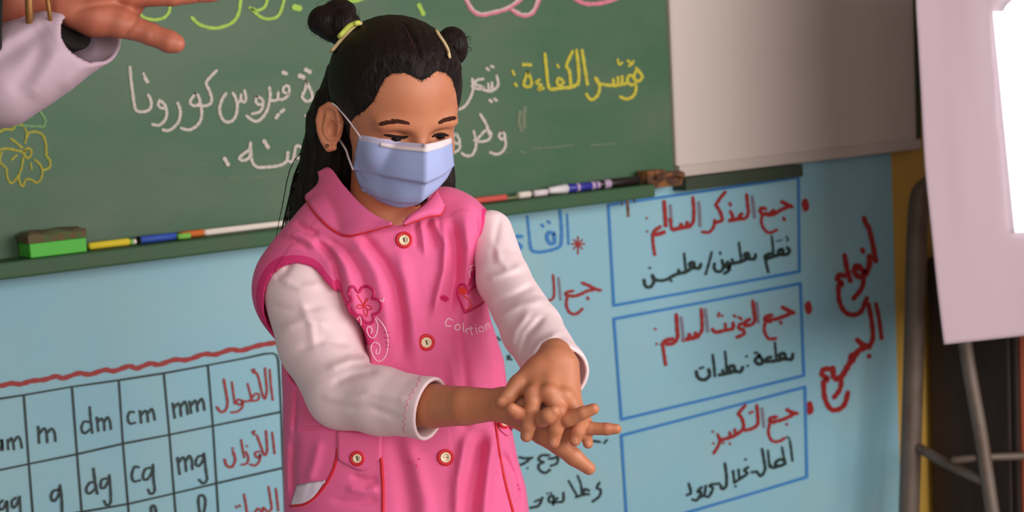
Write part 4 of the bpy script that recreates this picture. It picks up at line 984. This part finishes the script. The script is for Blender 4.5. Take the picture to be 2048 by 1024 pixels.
zg = [(838, 752), (833, 757), (838, 762), (829, 767), (832, 773), (822, 778), (825, 785), (815, 790), (818, 797), (809, 802), (813, 809), (805, 815), (810, 822), (803, 829), (808, 836), (802, 843), (807, 850), (802, 858), (806, 866)]
gpart('zigzag_stitch', tube([(x+4, y, zf(bvh_r, x+4, y, 200)+.3) for x, y in zg], 0.9, 6, 1, smooth=False), 'shirt_stitch', slv)
LSF = [([(970, 560), (1010, 545), (1050, 530)], 5, 8), ([(980, 610), (1030, 590), (1070, 570)], -4, 8), ([(990, 640), (1040, 610), (1090, 600)], 4, 8), ([(1020, 700), (1030, 660), (1060, 620)], 5, 8), ([(1040, 715), (1055, 670), (1090, 630)], -5, 7),
       ([(1060, 715), (1080, 685), (1120, 665)], 5, 7), ([(985, 480), (1000, 520), (1020, 540)], 4, 8), ([(1000, 430), (990, 480), (985, 530)], -3, 7)]
def sleeve_l(p):
    f = folds(p, LSF); ch = [(982, 463, -55, 43), (1007, 560, 30, 52), (1064, 660, 150, 60), (1114, 742, 300, 60), (1130, 770, 340, 60)]
    d = chain(p, ch, 14)-f
    d = smax(d, -chain(p, [(1064, 660, 150, 52), (1114, 742, 300, 53), (1150, 800, 410, 54)], 10)+f, 2)
    n = np.array([.30, .42, .86]); n /= np.linalg.norm(n)
    return smax(d, (p-np.array([1114, 746, 318]))@n, 3)
V, Q = surface(sleeve_l, (870, 400, -130), (1220, 840, 430), 2.8)
mk('shirt_sleeve', G(V), Q, 'shirt', girl)
# --- trousers and shoes (below the frame)
def trousers(p):
    d = smin(ell(p, (840, 1330, -55), (220, 190, 120)), chain(p, [(745, 1400, -55, 105), (770, 1750, -60, 78), (790, YF-60, -60, 60)], 20), 30)
    d = smin(d, chain(p, [(930, 1400, -55, 105), (930, 1750, -60, 78), (925, YF-60, -60, 60)], 20), 20)
    return smax(d, p[:, 1]-(YF-50), 4)
V, Q = surface(trousers, (600, 1120, -220), (1100, YF-30, 130), 8)
mk('trousers', G(V), Q, 'trouser', girl)
for x in (788, 928):
    V, Q = surface(lambda p: smax(smin(ell(p, (x, YF-28, 20), (58, 40, 120)), ell(p, (x, YF-45, -60), (56, 55, 62)), 20), p[:, 1]-(YF-1), 4), (x-90, YF-130, -150), (x+90, YF+20, 170), 8)
    mk('shoe', G(V), Q, 'shoe', girl)
# --- face mask
MR = [[(717, 270, 24), (740, 273, 54), (765, 278, 82), (800, 283, 116), (853, 288, 150), (880, 282, 122), (903, 275, 66)],
      [(714, 290, 24), (738, 293, 58), (763, 298, 90), (800, 304, 126), (853, 309, 158), (883, 300, 128), (905, 289, 66)],
      [(709, 316, 20), (734, 320, 58), (760, 324, 92), (798, 331, 130), (853, 338, 162), (884, 326, 130), (907, 311, 64)],
      [(706, 339, 15), (732, 344, 56), (758, 349, 90), (797, 356, 128), (852, 366, 158), (885, 350, 126), (909, 331, 60)],
      [(709, 342, 2), (734, 347, 40), (760, 352, 73), (798, 359, 111), (850, 369, 141), (883, 353, 109), (906, 334, 48)],
      [(715, 362, 4), (738, 374, 45), (764, 382, 75), (800, 391, 109), (846, 394, 130), (876, 374, 108), (897, 352, 60)],
      [(723, 379, 2), (745, 390, 41), (769, 398, 71), (802, 405, 102), (842, 405, 118), (872, 381, 100), (891, 361, 58)],
      [(726, 380, -8), (747, 391, 30), (770, 399, 59), (802, 406, 88), (841, 406, 104), (870, 382, 86), (889, 362, 48)],
      [(742, 393, -8), (756, 402, 22), (774, 409, 48), (802, 416, 72), (834, 410, 84), (864, 388, 70), (882, 368, 50)]]
def dense(R, nu, nv):
    R = np.asarray(R, float); b = R.shape[1]
    A = np.stack([np.concatenate([cr(r[:5], nu)[:-1], cr(r[4:], nu)]) for r in R])
    out = []
    for j in range(A.shape[1]):
        col = A[:, j]; pieces = []
        for s, e in ((0, 3), (3, 4), (4, 6), (6, 7), (7, 8)):
            c = cr(col[s:e+1], nv); pieces.append(c if e == 8 else c[:-1])
        out.append(np.concatenate(pieces))
    return np.stack(out, 1)
DM = dense(MR, 7, 5)
# keep the mask off the face
flat = DM.reshape(-1, 3)
for v in flat:
    z = zf(bvh_body, v[0], v[1], -999)
    if z > -900 and v[2] < z+2.5 and v[1] < 392: v[2] = z+2.5
V, Fc, na, nb_ = grid(DM)
mi = [1 if (i//(nb_-1)) < 3 else 0 for i in range(len(Fc))]
mask = mk('face_mask', G(V), Fc, ['mask_blue', 'mask_band'], girl, midx=mi); solid(mask, 0.0016, 1)
mask['label'] = 'pale blue pleated face mask'
def mz(u, v): return DM[int(round(v)), int(round(u))]
nw = np.array([[DM[i, j]+np.array([0, 0, 3.3]) for j in range(13, 29)] for i in range(2, 5)])
V_, F_, _, _ = grid(nw); solid(gpart('nose_strip', (V_, F_), 'mask_white', mask), 0.0002, 0)
hem = np.array([[DM[i, j]+np.array([0, 0, 3.1]) for j in range(27, nb_)] for i in range(0, 5)])
V_, F_, _, _ = grid(hem); solid(gpart('top_hem', (V_, F_), 'mask_white', mask), 0.0002, 0)
et = hw(EB+e1*12-e2*46)
lp = [(722, 276, 34), (716, 267, 36), (704, 250, 38), (690, 232, 36), (676, 216, 24)]
lp = [(x, y, max(z, zf(bvh_body, x, y, -50)+1.5, zf(bvh_hair, x, y, -50)+1.5)) for x, y, z in lp]+[(664, 207, et[2]+6), (658, 212, et[2]-16)]
gpart('ear_loop', tube(lp, 1.9, 8, 5), 'mask_white', mask)
lp2 = [(706, 339, 18), (701, 326, 10), (696, 312, -2), (692, 300, -14), (680, 280, -34)]
lp2 = [(x, y, max(z, zf(bvh_body, x, y, -50)+1.5) if k < 3 else z) for k, (x, y, z) in enumerate(lp2)]
gpart('ear_loop', tube(lp2, 2.2, 8, 5), 'mask_white', mask)
# --- tissue sticking out of the pocket
tp = ([(594, 970), (608, 968), (622, 964), (636, 963), (650, 961)], [(581, 1012), (596, 1011), (610, 1007), (622, 999), (634, 986)])
T_, B_ = np.array(tp[0]), np.array(tp[1]); rows = []
for s in np.linspace(0, 1.0, 7): 
    q = cr(np.column_stack([T_*(1-s)+B_*s, np.zeros(5)]), 5); rows.append([(x, y, zs(x, y)+2.6+1.0*math.sin(x*.3+s*3)*(1-s)) for x, y, _ in q])
rows.insert(0, [(x+1, y+7, z-1.2) for x, y, z in rows[0]])
V_, F_, _, _ = grid(np.array(rows)); ts = mk('tissue', G(V_), F_, 'tissue', loc=G(V_[:1])[0]); solid(ts, 0.0008, 0)
tag(ts, 'white paper tissue sticking out of the smock pocket', 'tissue')
# ================================================================== THE ADULT AT THE LEFT EDGE
S2 = 2140.0; D2 = F/S2
def A(V):
    V = np.asarray(V, float); return P(V[:, 0], V[:, 1], D2-V[:, 2]/S2)
def adult(p):
    arm = chain(p, [(-760, 330, -120, 92), (-300, 70, -60, 72), (20, -4, -6, 54), (96, -14, 0, 48)], 20)
    pm = smin(ell(p, (195, -8, 2), (100, 74, 34)), ell(p, (225, -50, -4), (80, 50, 28)), 20)
    d = smin(arm, pm, 26)
    d = smin(d, chain(p, [(128, 8, 16, 40), (190, 32, 24, 41), (238, 44, 28, 31)], 12), 14)
    d = smin(d, chain(p, [(238, 46, 28, 30), (262, 54, 30, 25), (300, 68, 34, 22.5), (338, 83, 36, 22.5), (351, 87, 36, 19.5)], 6), 8)
    for f in ([(262, -14, 16, 30), (345, -10, 20, 22), (420, -16, 18, 20), (484, -24, 14, 16)], [(270, -55, 8, 27), (370, -64, 12, 23), (450, -74, 8, 21), (520, -84, 2, 16)],
              [(262, -92, 0, 25), (355, -112, 2, 22), (430, -128, -4, 20), (495, -142, -10, 15)], [(245, -118, -10, 22), (320, -150, -12, 18), (375, -174, -18, 16), (420, -194, -24, 13)]):
        d = smin(d, chain(p, f, 5), 10)
    crease = [([(138, 26), (165, 17), (195, 11), (232, 9), (262, 12)], -3.4, 5), ([(246, 72), (256, 60), (270, 46), (274, 30)], -2.6, 4.5), ([(300, 52), (304, 64), (306, 78)], -1.0, 3), ([(390, -20), (394, 0), (396, 8)], -1.2, 3)]
    return d-folds(p, crease)*(p[:, 2] > 0)
V, Q = surface(adult, (-880, -220, -230), (560, 450, 120), 3.4)
ad = mk('person', A(V), Q, 'adult_skin', loc=A(np.array([[-300., 70., -60.]]))[0])
tag(ad, "adult's raised hand with gold bangles and loose white coat sleeve, top left corner", 'person')
N1 = np.array([108., 20., 66.]); nn = np.cross(np.array([192., 116., 34.])-N1, np.array([243., 82., -42.])-N1); nn /= np.linalg.norm(nn)
if nn[0] < 0: nn = -nn
CF = [([(-60, 150), (0, 118), (50, 86), (100, 52)], -9, 20), ([(-60, 118), (0, 88), (50, 60), (96, 34)], 5, 14), ([(60, 200), (90, 150), (120, 90)], 6, 16), ([(20, 190), (60, 140), (90, 80)], -5, 14), ([(120, 180), (160, 140), (190, 120)], 4, 14)]
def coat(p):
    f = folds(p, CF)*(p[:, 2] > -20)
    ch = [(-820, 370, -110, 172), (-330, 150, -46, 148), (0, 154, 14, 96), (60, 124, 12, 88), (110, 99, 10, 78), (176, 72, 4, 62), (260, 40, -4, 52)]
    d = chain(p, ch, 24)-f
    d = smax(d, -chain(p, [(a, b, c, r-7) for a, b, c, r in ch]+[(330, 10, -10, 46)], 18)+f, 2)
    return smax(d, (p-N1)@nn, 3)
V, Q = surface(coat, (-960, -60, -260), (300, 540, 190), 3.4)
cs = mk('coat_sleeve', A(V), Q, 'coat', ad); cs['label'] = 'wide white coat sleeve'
def bangle(cx, cy, r, rad, tilt, fl=1.0, tw=True):
    pts = []
    for t in np.linspace(0, 2*math.pi, 49)[:-1]:
        pts.append((cx+tilt*math.sin(t)+(1.6*math.sin(t*24) if tw else 0), cy+r*math.sin(t), 34+44*math.sin(t)*.25+(r-14)*math.cos(t)))
    V, Fc = tube(pts, rad, 8, 2, closed=True); mk('bangle', A(V), Fc, 'gold', ad)
bangle(57, -14, 64, 8, 2); bangle(93, -14, 62, 4.6, 9, tw=False)
# black solid added as shade inside the sleeve mouth; dark scarf at the frame edge
V, Q = surface(lambda p: smax(chain(p, [(-60, 110, -20, 60), (60, 80, -14, 52), (150, 58, -10, 44)], 10), (p-N1)@nn+30, 3), (-140, -20, -110), (220, 170, 90), 4)
mk('sleeve_mouth_shade', A(V), Q, 'black_cloth', ad)
def scarf(p):
    f = 7*np.sin(p[:, 1]*0.021+1)*np.clip((60-p[:, 1])/200, 0, 1); t = (p[:, 0]+60)*0.09
    d = smax(smax(np.abs(p[:, 0]+52-f)-57-np.clip((-p[:, 1])*.12, 0, 60), np.abs(p[:, 1]+240)-345, 10), np.abs(p[:, 2]-112-9*np.sin(t)-f)-7, 8)
    return d*.8
V, Q = surface(scarf, (-200, -620, 60), (90, 130, 170), 5)
mk('dark_scarf', A(V), Q, 'black_cloth', ad)
